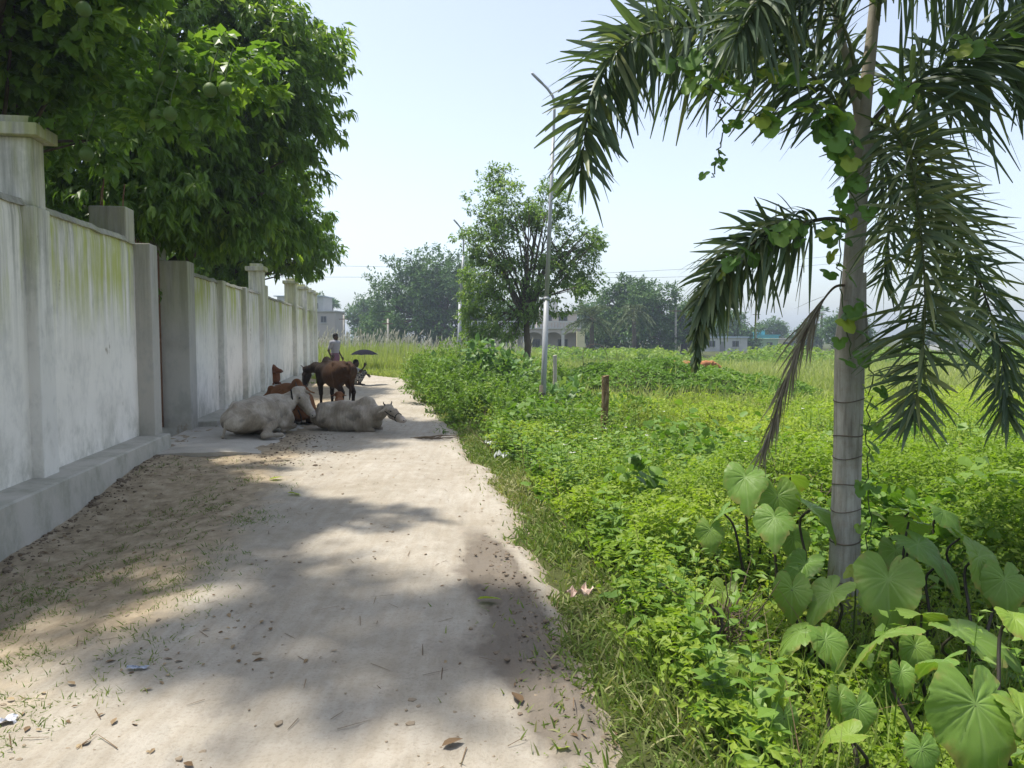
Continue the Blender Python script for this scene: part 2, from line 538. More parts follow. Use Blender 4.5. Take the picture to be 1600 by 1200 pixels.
# ------------------------------------------------------------------ boundary wall
def limewash(name, base, grime=.3, moss=.85, grey=0.0):
    t = NT(name)
    pos = t.n('ShaderNodeNewGeometry').outputs['Position']
    z = t.n('ShaderNodeSeparateXYZ', {0: pos}).outputs[2]
    big = t.noise(pos, .9, 5, .6)
    run = t.math('ADD', t.math('MULTIPLY', t.noise(t.mapped(pos, (5, 5, .35)), 1.6, 6, .62), .5), t.math('MULTIPLY', t.noise(t.mapped(pos, (1, 1, .5), (4, 2, 0)), 1.5, 3, .5), .55))
    run2 = t.noise(t.mapped(pos, (9, 9, .6), (3, 7, 1)), 1.3, 6, .68)
    blot = t.noise(t.mapped(pos, (1, 1, .7)), 2.6, 7, .7)
    fine = t.noise(pos, 38, 5, .7)
    b2 = [k * .78 for k in base]
    col = t.mix(big, base, b2)
    # rubbed, grey patches in the middle of the panels
    col = t.mix(t.math('MULTIPLY', t.ramp(t.math('ADD', blot, t.math('MULTIPLY', t.math('SUBTRACT', t.noise(t.mapped(pos, (1, 1, .6)), 13, 5, .7), .5), .55)), [(.48, 0.0), (.68, 1.0)]), grime), col, (.36, .36, .345))
    # black rain streaks below the top
    top = t.n('ShaderNodeMapRange', {0: z, 1: 1.2, 2: 2.6}).outputs[0]
    col = t.mix(t.math('MULTIPLY', t.math('MULTIPLY', t.ramp(run2, [(.40, 0.0), (.62, 1.0)]), top), .65), col, (.22, .22, .18))
    # yellow-green algae running down
    top2 = t.n('ShaderNodeMapRange', {0: z, 1: 1.55, 2: 2.3}).outputs[0]
    mo = t.math('MULTIPLY', t.math('MULTIPLY', t.ramp(run, [(.47, 0.0), (.60, 1.0)]), top2), moss)
    col = t.mix(mo, col, (.44, .47, .10))
    # damp, dirty foot
    foot = t.n('ShaderNodeMapRange', {0: z, 1: .95, 2: .25}).outputs[0]
    col = t.mix(t.math('MULTIPLY', t.math('MULTIPLY', t.ramp(blot, [(.4, 0.0), (.6, 1.0)]), foot), .5), col, (.30, .295, .22))
    chip = t.ramp(t.noise(t.mapped(pos, (1, 1, .6), (9, 4, 2)), 2.3, 7, .72), [(.66, 0.0), (.685, 1.0)])
    col = t.mix(t.math('MULTIPLY', chip, .85), col, (.34, .29, .23))
    if grey: col = t.mix(grey, col, (.23, .215, .185))
    h = t.math('SUBTRACT', t.math('ADD', t.math('MULTIPLY', fine, .4), blot), t.math('MULTIPLY', chip, .5))
    return t.done(t.bsdf(col, .93, .12, t.bump(h, .35, .014)))
M['lime'] = limewash('whitewashed_plaster', (.95, .91, .84))
M['limepier'] = limewash('whitewashed_pier', (.88, .85, .79), .4, .35, .05)
M['render'] = limewash('bare_cement_render', (.56, .53, .48), .6, .25, .2)
M['plinthm'] = limewash('cement_plinth', (.58, .55, .49), .6, .0, .15)
M['capm'] = limewash('pier_cap_cement', (.70, .68, .60), .6, .55, .1)
M['rust'] = plain('rusty_steel', (.16, .085, .05), .85, .2, .4, 20)
M['slab'] = plain('cracked_concrete', (.42, .39, .34), .93, .1, .3, 3, .5)

WZ = Matrix.Rotation(WANG, 4, 'Z')
def wall_root(name, s0, **props):
    o = empty(name, (-3.34 - WK * s0 / WL, s0 / WL, 0), WANG, **props)
    return o
def wbox(root, name, mat, x0, x1, s0, s1, z0, z1, bevel=.012, jit=0.0, parent=None, **props):
    """box in wall coordinates: x towards the road, s along the wall (from the root)"""
    b = MB().box(x0, x1, s0, s1, z0, z1)
    o = b.obj(name, mat, parent or root, bevel=bevel, **props)
    if jit:
        for v in o.data.vertices:
            v.co.x += random.uniform(-jit, jit); v.co.z += random.uniform(-jit, jit)
    return o
def wpanel(root, name, mat, s0, s1, z0, z1, thick=.2, seed=0, ztop1=None):
    """a plastered panel: slightly wavy face, ragged top edge"""
    ns = max(4, int((s1 - s0) / .06)); nz = 18
    s = np.linspace(s0, s1, ns + 1)
    zt = z1 + ((ztop1 if ztop1 is not None else z1) - z1) * (s - s0) / (s1 - s0) + .03 * (fbm(s * 3.1, s * 0 + seed, 60, 4) - .5)
    mb = MB()
    f = np.linspace(0, 1, nz + 1)
    SS = np.repeat(s[None], nz + 1, 0); ZZ = z0 + f[:, None] * (zt[None] - z0)
    XX = .012 * (fbm(SS * 1.1 + seed * 7, ZZ * 1.1, 64, 3) - .5)
    XX[-1] -= .015
    front = np.stack([XX, SS, ZZ], -1)
    back = np.stack([XX * 0 - thick, SS, ZZ], -1)
    nn = ns + 1
    i = np.arange(nz)[:, None] * nn; j = np.arange(ns)[None]
    Fq = np.stack([i + j, i + j + 1, i + nn + j + 1, i + nn + j], -1).reshape(-1, 4)
    mb.add(front.reshape(-1, 3), [Fq])
    mb.add(back.reshape(-1, 3), [Fq[:, ::-1]])
    topv = np.concatenate([front[-1], back[-1] + [0, 0, .004]])
    jj = np.arange(ns)
    mb.add(topv, [np.stack([jj, jj + 1, jj + 1 + nn, jj + nn], -1)])
    return mb.obj(name, mat, root, smooth=True)
def coping(root, s0, s1, z, seed, z1=None):
    n = int((s1 - s0) / .08) + 2
    s = np.linspace(s0, s1, n)
    zz = z + ((z1 or z) - z) * (s - s0) / (s1 - s0) + .035 * (fbm(s * 4, s * 0 + seed, 70, 4) - .35)
    xo = .03 + .03 * (fbm(s * 5, s * 0 + seed + 9, 74, 3) - .5)
    A = np.stack([xo, s, zz - .03], 1); B = np.stack([xo - .03, s, zz + .035], 1)
    C = np.stack([s * 0 - .20, s, zz + .03], 1); D = np.stack([s * 0 - .23, s, zz - .03], 1)
    V = np.stack([A, B, C, D], 1).reshape(-1, 3)
    F = []
    for k in range(n - 1):
        for q in range(4):
            a = 4 * k + q; b_ = 4 * k + (q + 1) % 4
            F.append((a, a + 4, b_ + 4, b_))
    return MB().add(V, [F, [(0, 1, 2, 3)], [tuple(4 * (n - 1) + q for q in (3, 2, 1, 0))]]).obj('coping', M['render'], root)
def cap(root, parent, sc, xc, z, w=.27, two=True):
    c = wbox(root, 'cap', M['capm'], xc - w * .82, xc + w * .82, sc - w * .82, sc + w * .82, z, z + .11, .012, parent=parent)
    if two:
        wbox(root, 'cap_block', M['capm'], xc - w * .48, xc + w * .48, sc - w * .48, sc + w * .48, z + .1101, z + .19, .01, parent=parent)
    return c

def zat(px, py, s, x=0.0):
    """height above the road seen at pixel row py on the wall at distance s"""
    Y = s / WL
    return at(px, py, Y)[2]

# ---- near section
sA = wall_s(57); sB = wall_s(215)
zt1 = 2.80; zp1 = .27
w1 = wall_root('boundary_wall', 0, label='near stretch of whitewashed boundary wall with mossy streaks, at the left edge', category='wall', group='boundary wall sections', kind='thing')
sprev = sA - 3.35
for k, (a, b) in enumerate([(-3.0, sprev - .16), (sprev + .16, sA - .16), (sA + .16, sB - .02)]):
    wpanel(w1, 'panel', M['lime'], a, b, zp1 - .05, zt1, seed=k)
    coping(w1, a, b, zt1, k)
for s in (sprev, sA):
    p = wbox(w1, 'pier', M['limepier'], -.2, .10, s - .165, s + .165, zp1 - .04, zt1 - .02)
    q = wbox(w1, 'post', M['limepier'], -.2, .08, s - .13, s + .13, zt1 - .0195, 3.40)
    cap(w1, q, s, -.06, 3.4005, .28)
# chipped plaster corner on the post
wbox(w1, 'pier', M['render'], -.2, .20, sB - .02, sB + .30, -.05, 2.80, .015)
q = wbox(w1, 'post', M['render'], -.42, .02, sB - .35, sB - .02, zt1 - .02, 3.22, .02)
for dx, ds, h in ((-.34, -.1, .42), (-.1, -.08, .36), (-.3, -.28, .30)):
    z0 = 3.18
    MB().tube([(dx, sB + ds, z0), (dx + .01, sB + ds, z0 + h * .5), (dx + .03, sB + ds + .01, z0 + h)], .008, 6).obj('rebar', M['rust'], q)
# plinth: a wide concrete kerb below the panels, deep near the camera
mbp = MB()
sp = np.linspace(-3.0, sB + .26, 60)
xo = .31 + .012 * (fbm(sp * 2, sp * 0, 80) - .5)
A = np.stack([xo + .02, sp, sp * 0 - .45], 1); B = np.stack([xo, sp, sp * 0 + zp1 - .012], 1)
C = np.stack([xo - .025, sp, sp * 0 + zp1 + .012 * (fbm(sp * 5, sp * 0, 82) - .5)], 1); D = np.stack([sp * 0 - .06, sp, sp * 0 + zp1 + .01], 1)
Vp = np.stack([A, B, C, D], 1).reshape(-1, 3); Fp = []
for k in range(59):
    for q_ in range(3): Fp.append((4 * k + q_, 4 * k + q_ + 1, 4 * k + q_ + 5, 4 * k + q_ + 4))
mbp.add(Vp, [Fp, [tuple(4 * 59 + q_ for q_ in (0, 1, 2, 3))]]).obj('plinth', M['plinthm'], w1)

# ---- gate between the sections
sC = wall_s(291)
g = wall_root('iron_gate', 0, label='dark iron bar gate between the first two wall sections', category='gate')
gb = [(-.32, sB + .30), (-.32, sC - .25)]
wbox(g, 'gate_frame', M['rust'], -.34, -.30, sB + .31, sB + .37, .14, 2.9, .004)
wbox(g, 'gate_frame', M['rust'], -.34, -.30, sC - .31, sC - .25, .14, 2.9, .004)
for z in (.25, 1.5, 2.8):
    wbox(g, 'rail', M['rust'], -.338, -.302, sB + .371, sC - .311, z, z + .05, .004)
nb = 13
for k in range(nb):
    s = sB + .45 + (sC - sB - .84) * k / (nb - 1)
    MB().tube([(-.32, s, .17), (-.32, s, 2.98)], .011, 6).obj('bar', M['rust'], g)

# ---- middle section
zt2 = zat(299, 426, sC); zp2 = .17
sD = wall_s(408)
w2 = wall_root('boundary_wall', 0, label='middle stretch of whitewashed wall behind the grey cattle, ending in a capped pier', category='wall', group='boundary wall sections', kind='thing')
wbox(w2, 'pier', M['render'], -.95, .12, sC - .26, sC + .17, -.05, 2.78, .015)
wbox(w2, 'post', M['render'], -.75, -.3, sC - .2, sC + .14, 2.7801, 3.28, .015)
s1 = wall_s(344); s2 = wall_s(381)
zt2e = zat(405, 459, sD)
prev = sC + .17
zf = lambda s: zt2 + (zt2e - zt2) * (s - sC) / (sD - sC)
for k, s in enumerate((s1, s2, sD)):
    wpanel(w2, 'panel', M['lime'], prev, s - .14, zp2 - .03, zf(prev), seed=10 + k, ztop1=zf(s - .14))
    coping(w2, prev, s - .14, zf(prev), 10 + k, zf(s - .14))
    if s is not sD:
        wbox(w2, 'pier', M['limepier'], -.2, .11, s - .14, s + .14, zp2 - .02, zf(s) + .03)
    prev = s + .14
zc = zat(405, 424, sD)
q = wbox(w2, 'pier', M['limepier'], -.25, .11, sD - .14, sD + .20, zp2 - .02, zc)
cap(w2, q, sD + .03, -.07, zc + .0005, .30)
wbox(w2, 'plinth', M['plinthm'], -.1, .42, sC + .175, sD + .28, -.35, zp2, .02, .006)

# ---- far section
sE = wall_s(414) + .1
posts = [wall_s(p) for p in (459, 475, 485, 491.5)]
zt3 = 2.62; zp3 = .22
w3 = wall_root('boundary_wall', 0, label='far stretch of whitewashed wall with a row of capped posts, beyond the standing cow', category='wall', group='boundary wall sections', kind='thing')
prev = sE
for k, s in enumerate(posts):
    wpanel(w3, 'panel', M['lime'], prev, s - .16, zp3 - .03, zt3, seed=20 + k)
    coping(w3, prev, s - .16, zt3, 20 + k)
    q = wbox(w3, 'pier', M['limepier'], -.25, .14, s - .16, s + .16, zp3 - .02, 3.34)
    cap(w3, q, s, -.055, 3.3405, .30)
    prev = s + .16
wbox(w3, 'pier', M['limepier'], -.3, .1, sE - .3, sE, -.1, 2.9)
wbox(w3, 'plinth', M['plinthm'], -.1, .45, sE, posts[-1] + .4, -.7, zp3, .02, .006)

# concrete slab across the drain in front of the gate, with its broken front edge
mb = MB()
ns, nx_ = 40, 34
ss = np.linspace(sB - .35, sC + 1.2, ns); xs = np.linspace(.05, 1.95, nx_)
XX, SS = np.meshgrid(xs, ss)
front = .55 * (fbm(xs * 1.3, xs * 0, 90, 4) - .5) + .06 * (fbm(xs * 9, xs * 0, 91, 3) - .5)
SS2 = SS + front[None] * (1 - (SS - ss[0]) / (ss[-1] - ss[0]))
side = .5 * (fbm(ss * .9, ss * 0, 93, 4) - .5)
XX2 = XX + side[:, None] * (XX / 1.95)
ZZ = .085 - .085 * sst(1.1, 1.95, XX) + .018 * (fbm(XX * 2, SS * 2, 95) - .5) + .008 * (fbm(XX * 11, SS * 11, 97) - .5)
P0 = np.stack([XX2, SS2, ZZ], -1)
i = np.arange(ns - 1)[:, None] * nx_; j = np.arange(nx_ - 1)[None]
Fq = np.stack([i + j, i + j + 1, i + nx_ + j + 1, i + nx_ + j], -1).reshape(-1, 4)
mb.add(P0.reshape(-1, 3), [Fq])
low = P0[0] + np.stack([.0 * xs, .02 + .03 * vnoise(xs * 8, xs * 0, 99), -.16 + 0 * xs], 1)
jj = np.arange(nx_ - 1)
mb.add(np.concatenate([P0[0], low]), [np.stack([jj + 1, jj, jj + nx_, jj + 1 + nx_], -1)])
lowr = P0[:, -1] + np.array([.03, 0, -.14])
jj = np.arange(ns - 1)
mb.add(np.concatenate([P0[:, -1], lowr]), [np.stack([jj + 1, jj, jj + ns, jj + 1 + ns], -1)])
so = mb.obj('gate_slab', M['slab'], None, smooth=True, kind='structure')
so.location = (-3.34, 0, 0); so.rotation_euler = (0, 0, WANG)
# ------------------------------------------------------------------ trees
def limb_path(a, b, sag=.15, n=7, wob=.08):
    a = np.asarray(a, float); b = np.asarray(b, float)
    t = np.linspace(0, 1, n)[:, None]
    L = np.linalg.norm(b - a)
    P = a + (b - a) * t
    P[:, 2] += (np.sin(t * np.pi) * sag * L)[:, 0]
    P[1:-1] += rng.normal(0, wob * L * .3, (n - 2, 3))
    return P
def clump_points(ells, K, shell=.55, seed=0, low=-1.0):
    """clump centres spread through ellipsoids (cx,cy,cz,rx,ry,rz,weight), more of them near the outside"""
    wts = np.array([e[6] for e in ells], float); wts /= wts.sum()
    out = []
    for e, w in zip(ells, wts):
        n = max(1, int(round(K * w)))
        d = rdir(n, low, 1)
        r = shell + (1 - shell) * rng.random(n) ** .6
        r *= .86 + .28 * vnoise(np.arctan2(d[:, 1], d[:, 0]) * 2.2 + 9 + seed, d[:, 2] * 2.6 + 7, 120)
        out.append(np.array(e[:3]) + d * r[:, None] * np.array(e[3:6]))
    return np.concatenate(out)
def foliage(C, cr, per, lpl, length, tmpl, droop, tint0=.45, centre=None, wr=None, flat=.7, lvar=.3, spread=1.0):
    """C clump centres; per sprigs each; lpl leaves per sprig, fanned round the sprig's own axis"""
    n = len(C)
    cr = np.broadcast_to(cr, (n,))
    base = np.repeat(C, per, 0)
    off = rdir(n * per) * (rng.random(n * per) ** .45)[:, None] * np.repeat(cr, per)[:, None]
    off[:, 2] *= flat
    SP = base + off
    ctr = np.asarray(centre if centre is not None else C.mean(0))
    outd = nrm(nrm(SP - ctr) * .8 + nrm(off) * .6 + rdir(n * per) * .45)
    ctint = np.clip(rng.normal(tint0, .12, n), 0, 1)
    stint = np.clip(np.repeat(ctint, per) + rng.normal(0, .1, n * per), 0, 1)
    flush = rng.random(n * per) < .05                      # young, yellower sprigs
    stint = np.where(flush, np.clip(stint + .4, 0, 1), stint)
    m = n * per * lpl
    P = np.repeat(SP, lpl, 0); A = np.repeat(outd, lpl, 0)
    D = nrm(A * .75 + rdir(m) * .85 * spread)
    D[:, 2] -= droop * (.6 + .8 * rng.random(m))
    D = nrm(D)
    k = np.tile(np.linspace(0, 1, lpl), n * per)
    P = P + A * (k * length * 1.2)[:, None]
    N = nrm(np.array([0, 0, 1.0]) + rdir(m) * .55)
    S = length * rng.uniform(1 - lvar, 1 + lvar, m)
    T = np.clip(np.repeat(stint, lpl) + rng.normal(0, .07, m), 0, 1)
    return leaves(P, D, N, S, T, tmpl, wscale=wr)
def tree(name, label, base, fork, r0, ells, K, cr, per, lpl, length, tmpl, mat, droop, bark, nlimb=14, shell=.55, low=-1.0,
         tint0=.45, lean=(0, 0), group=None, wr=None, seed=0, twigs=0, spread=1.0, extra=None, flat=.7, keepf=None):
    root = empty(name, base, label=label, category='tree')
    if group: root['group'] = group
    b = np.array(base, float)
    C = clump_points(ells, K, shell, seed, low)
    if keepf is not None: C = C[keepf(C)]
    if extra is not None: C = np.concatenate([C, extra])
    tb = MB()
    f = b + np.array([lean[0], lean[1], fork])
    tp = limb_path(b + [0, 0, -.3], f, 0, 7, .03)
    tb.tube(tp - b, np.linspace(r0 * 1.25, r0 * .75, 7), 10)
    tb.obj('trunk', bark, root, smooth=True)
    pick = C[rng.permutation(len(C))[:nlimb]]
    lb = MB()
    for p in pick:
        mid = f + (p - f) * .5 + np.array([0, 0, .1 * np.linalg.norm(p - f)])
        pth = spline([f - [0, 0, .2], f + (mid - f) * .5 + rng.normal(0, .06, 3), mid, p], 9)
        lb.tube(pth - b, np.linspace(r0 * .5, r0 * .07, 9), 7)
        for q in range(3):
            c2 = C[np.argmin(np.linalg.norm(C - p - rng.normal(0, 1, 3) * np.mean(cr) * 1.6, axis=1))]
            st = pth[4 + q]
            lb.tube(np.array([st, st + (c2 - st) * .5 + rng.normal(0, .08, 3), c2]) - b, [r0 * .2, r0 * .12, r0 * .04], 5)
    lb.obj('limb', bark, root, smooth=True, kind='stuff')
    ctr = np.average(np.array([e[:3] for e in ells]), axis=0, weights=[e[6] for e in ells])
    fo = foliage(C, cr, per, lpl, length, tmpl, droop, tint0, ctr, wr, spread=spread, flat=flat)
    cr_o = fo.obj('crown', mat, root, kind='stuff')
    cr_o.data.transform(Matrix.Translation(-Vector(b)))
    return root, C

FRUIT = [(328, 141, 6.6, .07), (352, 139, 6.55, .066), (243, 180, 6.7, .06), (266, 178, 6.6, .07), (249, 122, 6.8, .068), (131, 15, 6.2, .07), (135, 241, 7.0, .075)]
# pomelo tree, nearest, leaning over the wall (with fruit)
pomB = (-6.1, 8.6, -.05)
pom_ells = [(-5.3, 7.8, 4.2, 1.7, 1.2, 1.5, 1.0), (-4.5, 7.5, 4.8, 1.0, .9, 1.2, .6), (-3.2, 4.95, 6.2, 1.5, .95, .8, .42), (-4.6, 6.2, 5.4, 1.3, 1.1, 1.1, .4), (-6.3, 8.4, 4.2, 1.6, 1.5, 1.5, .7),
            (-5.9, 7.2, 5.8, 1.5, 1.2, 1.3, .6), (-4.6, 7.6, 3.7, .8, .9, .8, .35), (-5.6, 9.2, 5.2, 1.0, 1.0, 1.1, .4)]
pom, pomC = tree('pomelo_tree', 'dark pomelo tree hung with round green fruit, nearest over the wall', pomB, 2.0, .16,
                 pom_ells, 210, .50, 26, 9, .125, LEAF_P, M['pomelo'], .25, M['bark'], 16, .35, tint0=.38, extra=np.array([at(f_[0] + 6, f_[1] - 22, f_[2] + .62) for f_ in FRUIT]),
                 keepf=lambda C: (uc(C[:, 0], C[:, 1]) < -3.9) | (C[:, 2] > 4.1 + .25 * (C[:, 0] + 5)))
M['fruit'] = plain('pomelo_rind', (.075, .125, .026), .6, .25, .2, 12, .15)
for (px, py, Y, r) in FRUIT:
    p = at(px, py, Y)
    bm = bmesh.new(); bmesh.ops.create_uvsphere(bm, u_segments=18, v_segments=12, radius=r * .82)
    for v in bm.verts:
        if v.co.z > 0: v.co.x *= 1 - .25 * (v.co.z / r) ** 2; v.co.y *= 1 - .25 * (v.co.z / r) ** 2; v.co.z *= 1.12
    me = bpy.data.meshes.new('pomelo'); bm.to_mesh(me); bm.free()
    for q in me.polygons: q.use_smooth = True
    o = link('pomelo', me, M['fruit'], pom); o.location = Vector(p) - Vector(pomB)
    V, F = tube([(0, 0, r), (.01, .02, r + .1), (.04, .1, r + .3)], .006, 5)
    link('fruit_stalk', build_mesh('fruit_stalk', V, F), M['stem'], o)

# two taller drooping-leaved trees behind it
mngB = (-6.9, 14.2, 0)
mng_ells = [(-5.7, 13.6, 5.4, 2.5, 2.4, 2.5, 1.0), (-4.75, 13.2, 6.1, 1.75, 2.0, 1.7, .65), (-6.4, 12.3, 4.3, 2.2, 1.7, 1.9, .6), (-5.2, 14.0, 3.7, 1.6, 1.8, 1.1, .4),
            (-6.8, 13.4, 8.2, 2.2, 2.0, 1.3, .4), (-5.9, 11.6, 3.6, 1.2, 1.1, .8, .25)]
tree('mango_tree', 'tall tree with drooping glossy leaves over the middle wall', mngB, 2.6, .2, mng_ells, 360, .44, 18, 10, .195, LEAF_L2,
     M['mango'], .7, M['bark'], 20, .42, tint0=.42, keepf=lambda C: (uc(C[:, 0], C[:, 1]) < -4.0) | (C[:, 2] > 3.35))
mn2B = (-8.6, 22.5, 0)
tree('mango_tree', 'lower leafy tree spreading over the far wall posts', mn2B, 2.2, .16,
     [(-7.5, 22.2, 4.8, 2.4, 2.4, 1.9, 1.0), (-6.7, 21.4, 4.0, 1.75, 1.6, 1.3, .6), (-6.6, 23.0, 3.45, 1.5, 1.6, .55, .4), (-8.3, 21.0, 3.9, 1.6, 1.5, 1.1, .4),
      (-7.2, 20.5, 6.0, 1.6, 1.4, 1.4, .5)], 220, .5, 20, 9, .19, LEAF_L2,
     M['mango'], .55, M['bark'], 14, .4, tint0=.35, keepf=lambda C: (uc(C[:, 0], C[:, 1]) < -4.2) | (C[:, 2] > 3.75))

# roadside tree in the middle distance
mtB = (.55, 26.0, -.35)
mt_ells = [(.35, 26, 4.6, 1.9, 1.8, 1.7, 1.0), (-.3, 26, 5.9, 1.05, 1.1, .95, .45), (1.15, 26, 5.75, .95, 1.1, .85, .4), (1.9, 25.8, 4.3, 1.25, 1.2, 1.1, .6), (-.75, 25.6, 3.5, 1.0, 1.1, 1.15, .5),
           (-1.15, 25.8, 2.2, .75, .9, 1.0, .35), (1.3, 25.5, 3.0, 1.35, 1.2, .75, .4), (2.4, 26, 3.6, .7, .8, .6, .2), (-.9, 26, 4.8, .8, .9, .8, .35), (-.1, 25.6, 2.1, 1.3, 1.0, .7, .4),
           (-.45, 26, 6.75, .5, .55, .65, .16), (1.25, 26, 6.4, .45, .5, .5, .12), (2.6, 26, 4.6, .45, .5, .5, .1)]
tree('roadside_tree', 'slender shade tree with airy crown beside the tall lamp post', mtB, 2.6, .13, mt_ells, 330, .27, 17, 6, .11, LEAF_S,
     M['peepal'], .45, bark_mat('pale_brown_bark', (.07, .055, .045), (.17, .14, .11)), 26, .2, tint0=.45, lean=(-.05, 0))

# far trees
def far_tree(name, label, px0, px1, pytop, Y, nl, leaf=.42, base_z=-.8, lob=9, K=None, tint0=.4, low=-.9, group='trees beyond the field', trunk=.4, seed=0, py_bot=None):
    a = at(px0, pytop, Y); b = at(px1, pytop, Y)
    cx = (a[0] + b[0]) / 2; rx = (b[0] - a[0]) / 2; top = a[2]
    bot = base_z + .6 if py_bot is None else at(px0, py_bot, Y)[2]
    ells = []
    H = top - bot
    for k in range(lob):
        h = .1 + .72 * ((k + .5) / lob) ** .9
        ang = k * 2.4 + rng.uniform(-.4, .4); rr = rng.uniform(.3, .72)
        if k == lob - 1: rr, h = .08, .80
        sz = rng.uniform(.32, .46)
        wd = (1 - .75 * max(0, h - .45))
        ells.append((cx + rr * rx * wd * math.cos(ang), Y + rr * rx * .8 * math.sin(ang), bot + h * H, rx * sz * 1.15, rx * sz, min(H * .24, rx * sz), 1.0))
    K = K or 200
    return tree(name, label, (cx, Y, base_z), max(1.5, H * .3), trunk, ells, int(K * 1.1), leaf * 2.15, nl, 5, leaf, LEAF_D, M['fartree'], .2, M['bark'], 12, .35, low, tint0, seed=seed, group=group)
far_tree('banyan_tree', 'broad dark green tree on the horizon left of the near lamp post', 576, 800, 394, 92, 16, .40, lob=22, K=420, trunk=.8)
far_tree('far_tree', 'low hazy tree left of the broad horizon tree', 535, 618, 462, 125, 12, .45, K=130)
far_tree('far_tree', 'pale hazy tree behind the two-storey house at the wall end', 470, 522, 455, 140, 12, .45, K=110)
far_tree('far_tree', 'tall spreading tree behind the pair of date palms', 925, 1062, 432, 85, 14, .36, lob=15, K=300, trunk=.5)
far_tree('far_tree', 'smaller tree to the right of the date palms', 1040, 1100, 468, 88, 12, .36, K=120)
far_tree('far_tree', 'round tree behind the turquoise house', 1183, 1236, 499, 150, 10, .42, K=90)
far_tree('far_tree', 'green tree just left of the ringed palm trunk', 1285, 1372, 484, 105, 12, .38, K=170)
far_tree('far_tree', 'grey-green tree beneath the fan palm', 1236, 1290, 506, 130, 10, .4, K=80)
far_tree('far_tree', 'distant tree seen through the right palm frond', 1420, 1530, 505, 140, 10, .45, K=130)
far_tree('far_tree', 'low distant tree at the right edge of the field', 1540, 1680, 512, 150, 10, .5, K=150)
far_tree('far_tree', 'bushy hazy tree behind the arcaded house', 760, 880, 470, 105, 11, .42, K=170)
far_tree('far_tree', 'dark tree behind the lower left palm frond', 1095, 1185, 490, 118, 11, .42, K=150)
far_tree('far_tree', 'low tree at the left foot of the broad horizon tree', 560, 640, 478, 100, 12, .38, K=140)
far_tree('far_tree', 'hazy tree filling the gap right of the slender tree', 880, 960, 470, 120, 11, .42, K=140)
# ------------------------------------------------------------------ field vegetation
def in_mound(X, Y):
    return np.exp(-((((X - 4.4) / 3.4) ** 2 + ((Y - 23.6) / 2.9) ** 2) * 1.2)) + .8 * np.exp(-(((X - 7.0) / 2.4) ** 2 + ((Y - 23.3) / 2.0) ** 2))
def scatter(n, y0, y1, power=1.0, xl=None, xr=None):
    """points in the field right of the track, denser towards the camera (power>1)"""
    Y = y0 + (y1 - y0) * rng.random(n) ** power
    lo = (road_edge(Y) - WK * Y) if xl is None else np.full(n, float(xl))
    hi = .72 * Y + 1.2 if xr is None else np.full(n, float(xr))
    X = lo + (hi - lo) * rng.random(n)
    return X, Y
def cover(name, label, cat, mat, n, y0, y1, size, height, tmpl, mask=None, power=1.0, tint0=.5, up=.35, thr=None, patch=1.2, seed=0, xl=None, xr=None, floor=.3, tvar=.12, wr=None):
    """a continuous low canopy: leaves gathered near the top of a rolling height field"""
    X, Y = scatter(n, y0, y1, power, xl, xr)
    if mask is not None:
        k = rng.random(n) < mask(X, Y); X, Y = X[k], Y[k]
    m = len(X)
    nz = fbm(X / patch, Y / patch, 200 + seed, 4)
    nf = fbm(X / patch * 5, Y / patch * 5, 210 + seed, 3)
    hh = height(X, Y) * (.12 + 1.25 * sst(.28, .72, nz) + .75 * (nf - .5))
    f = 1 - (1 - floor) * rng.random(m) ** 2.2
    Z = terr(X, Y) + np.maximum(.02, hh) * f
    D = rdir(m, -.55, .75); D[:, 2] += up * .3; D = nrm(D)
    N = nrm(np.array([0, 0, 1.0]) + rdir(m) * .8)
    sp = vnoise(X * 1.7 + 31, Y * 1.7, 214 + seed)
    S = size(X, Y) * rng.uniform(.6, 1.35, m) * (.75 + .6 * sp)
    T = np.clip(tint0 + .6 * (nz - .5) + .6 * (vnoise(X * .6, Y * .6 + 11, 216 + seed) - .5) + rng.normal(0, tvar, m), 0, 1)
    P = np.stack([X, Y, Z], 1) - D * S[:, None] * .5
    mb = leaves(P, D, N, S, T, tmpl, wscale=wr)
    return mb.obj(name, mat, None, label=label, category=cat, kind='stuff')
e_off = lambda X, Y: uc(X, Y) - road_edge(Y)

# near herbs, then the same mat of herbs farther out in larger leaves
hmask = lambda X, Y: (1 - .5 * near_taro(X, Y)) * sst(.12, .55, e_off(X, Y)) * (1 - .9 * (in_mound(X, Y) > .35))
near_taro = lambda X, Y: sst(.75, 1.15, X) * sst(5.3, 4.7, Y) * sst(3.6, 2.6, X - .1 * Y)
hh = lambda X, Y: (.18 + .40 * sst(.1, 1.0, e_off(X, Y)) * (1 - .25 * sst(6, 16, Y))) * (1 - .74 * near_taro(X, Y))
cover('herb_cover', 'low bright green leafy herbs covering the field beside the track', 'weeds', M['herb'], 90000, 2.3, 8, lambda X, Y: .038 + .0024 * Y, hh, LEAF_S, hmask, .75, .5, seed=1)
cover('herb_cover', 'low yellow-green herbs farther out in the field', 'weeds', M['herb'], 88000, 7.6, 19, lambda X, Y: .055 + .003 * (Y - 7), lambda X, Y: hh(X, Y) * .85, LEAF_D, hmask, .95, .8, seed=2, patch=1.8)
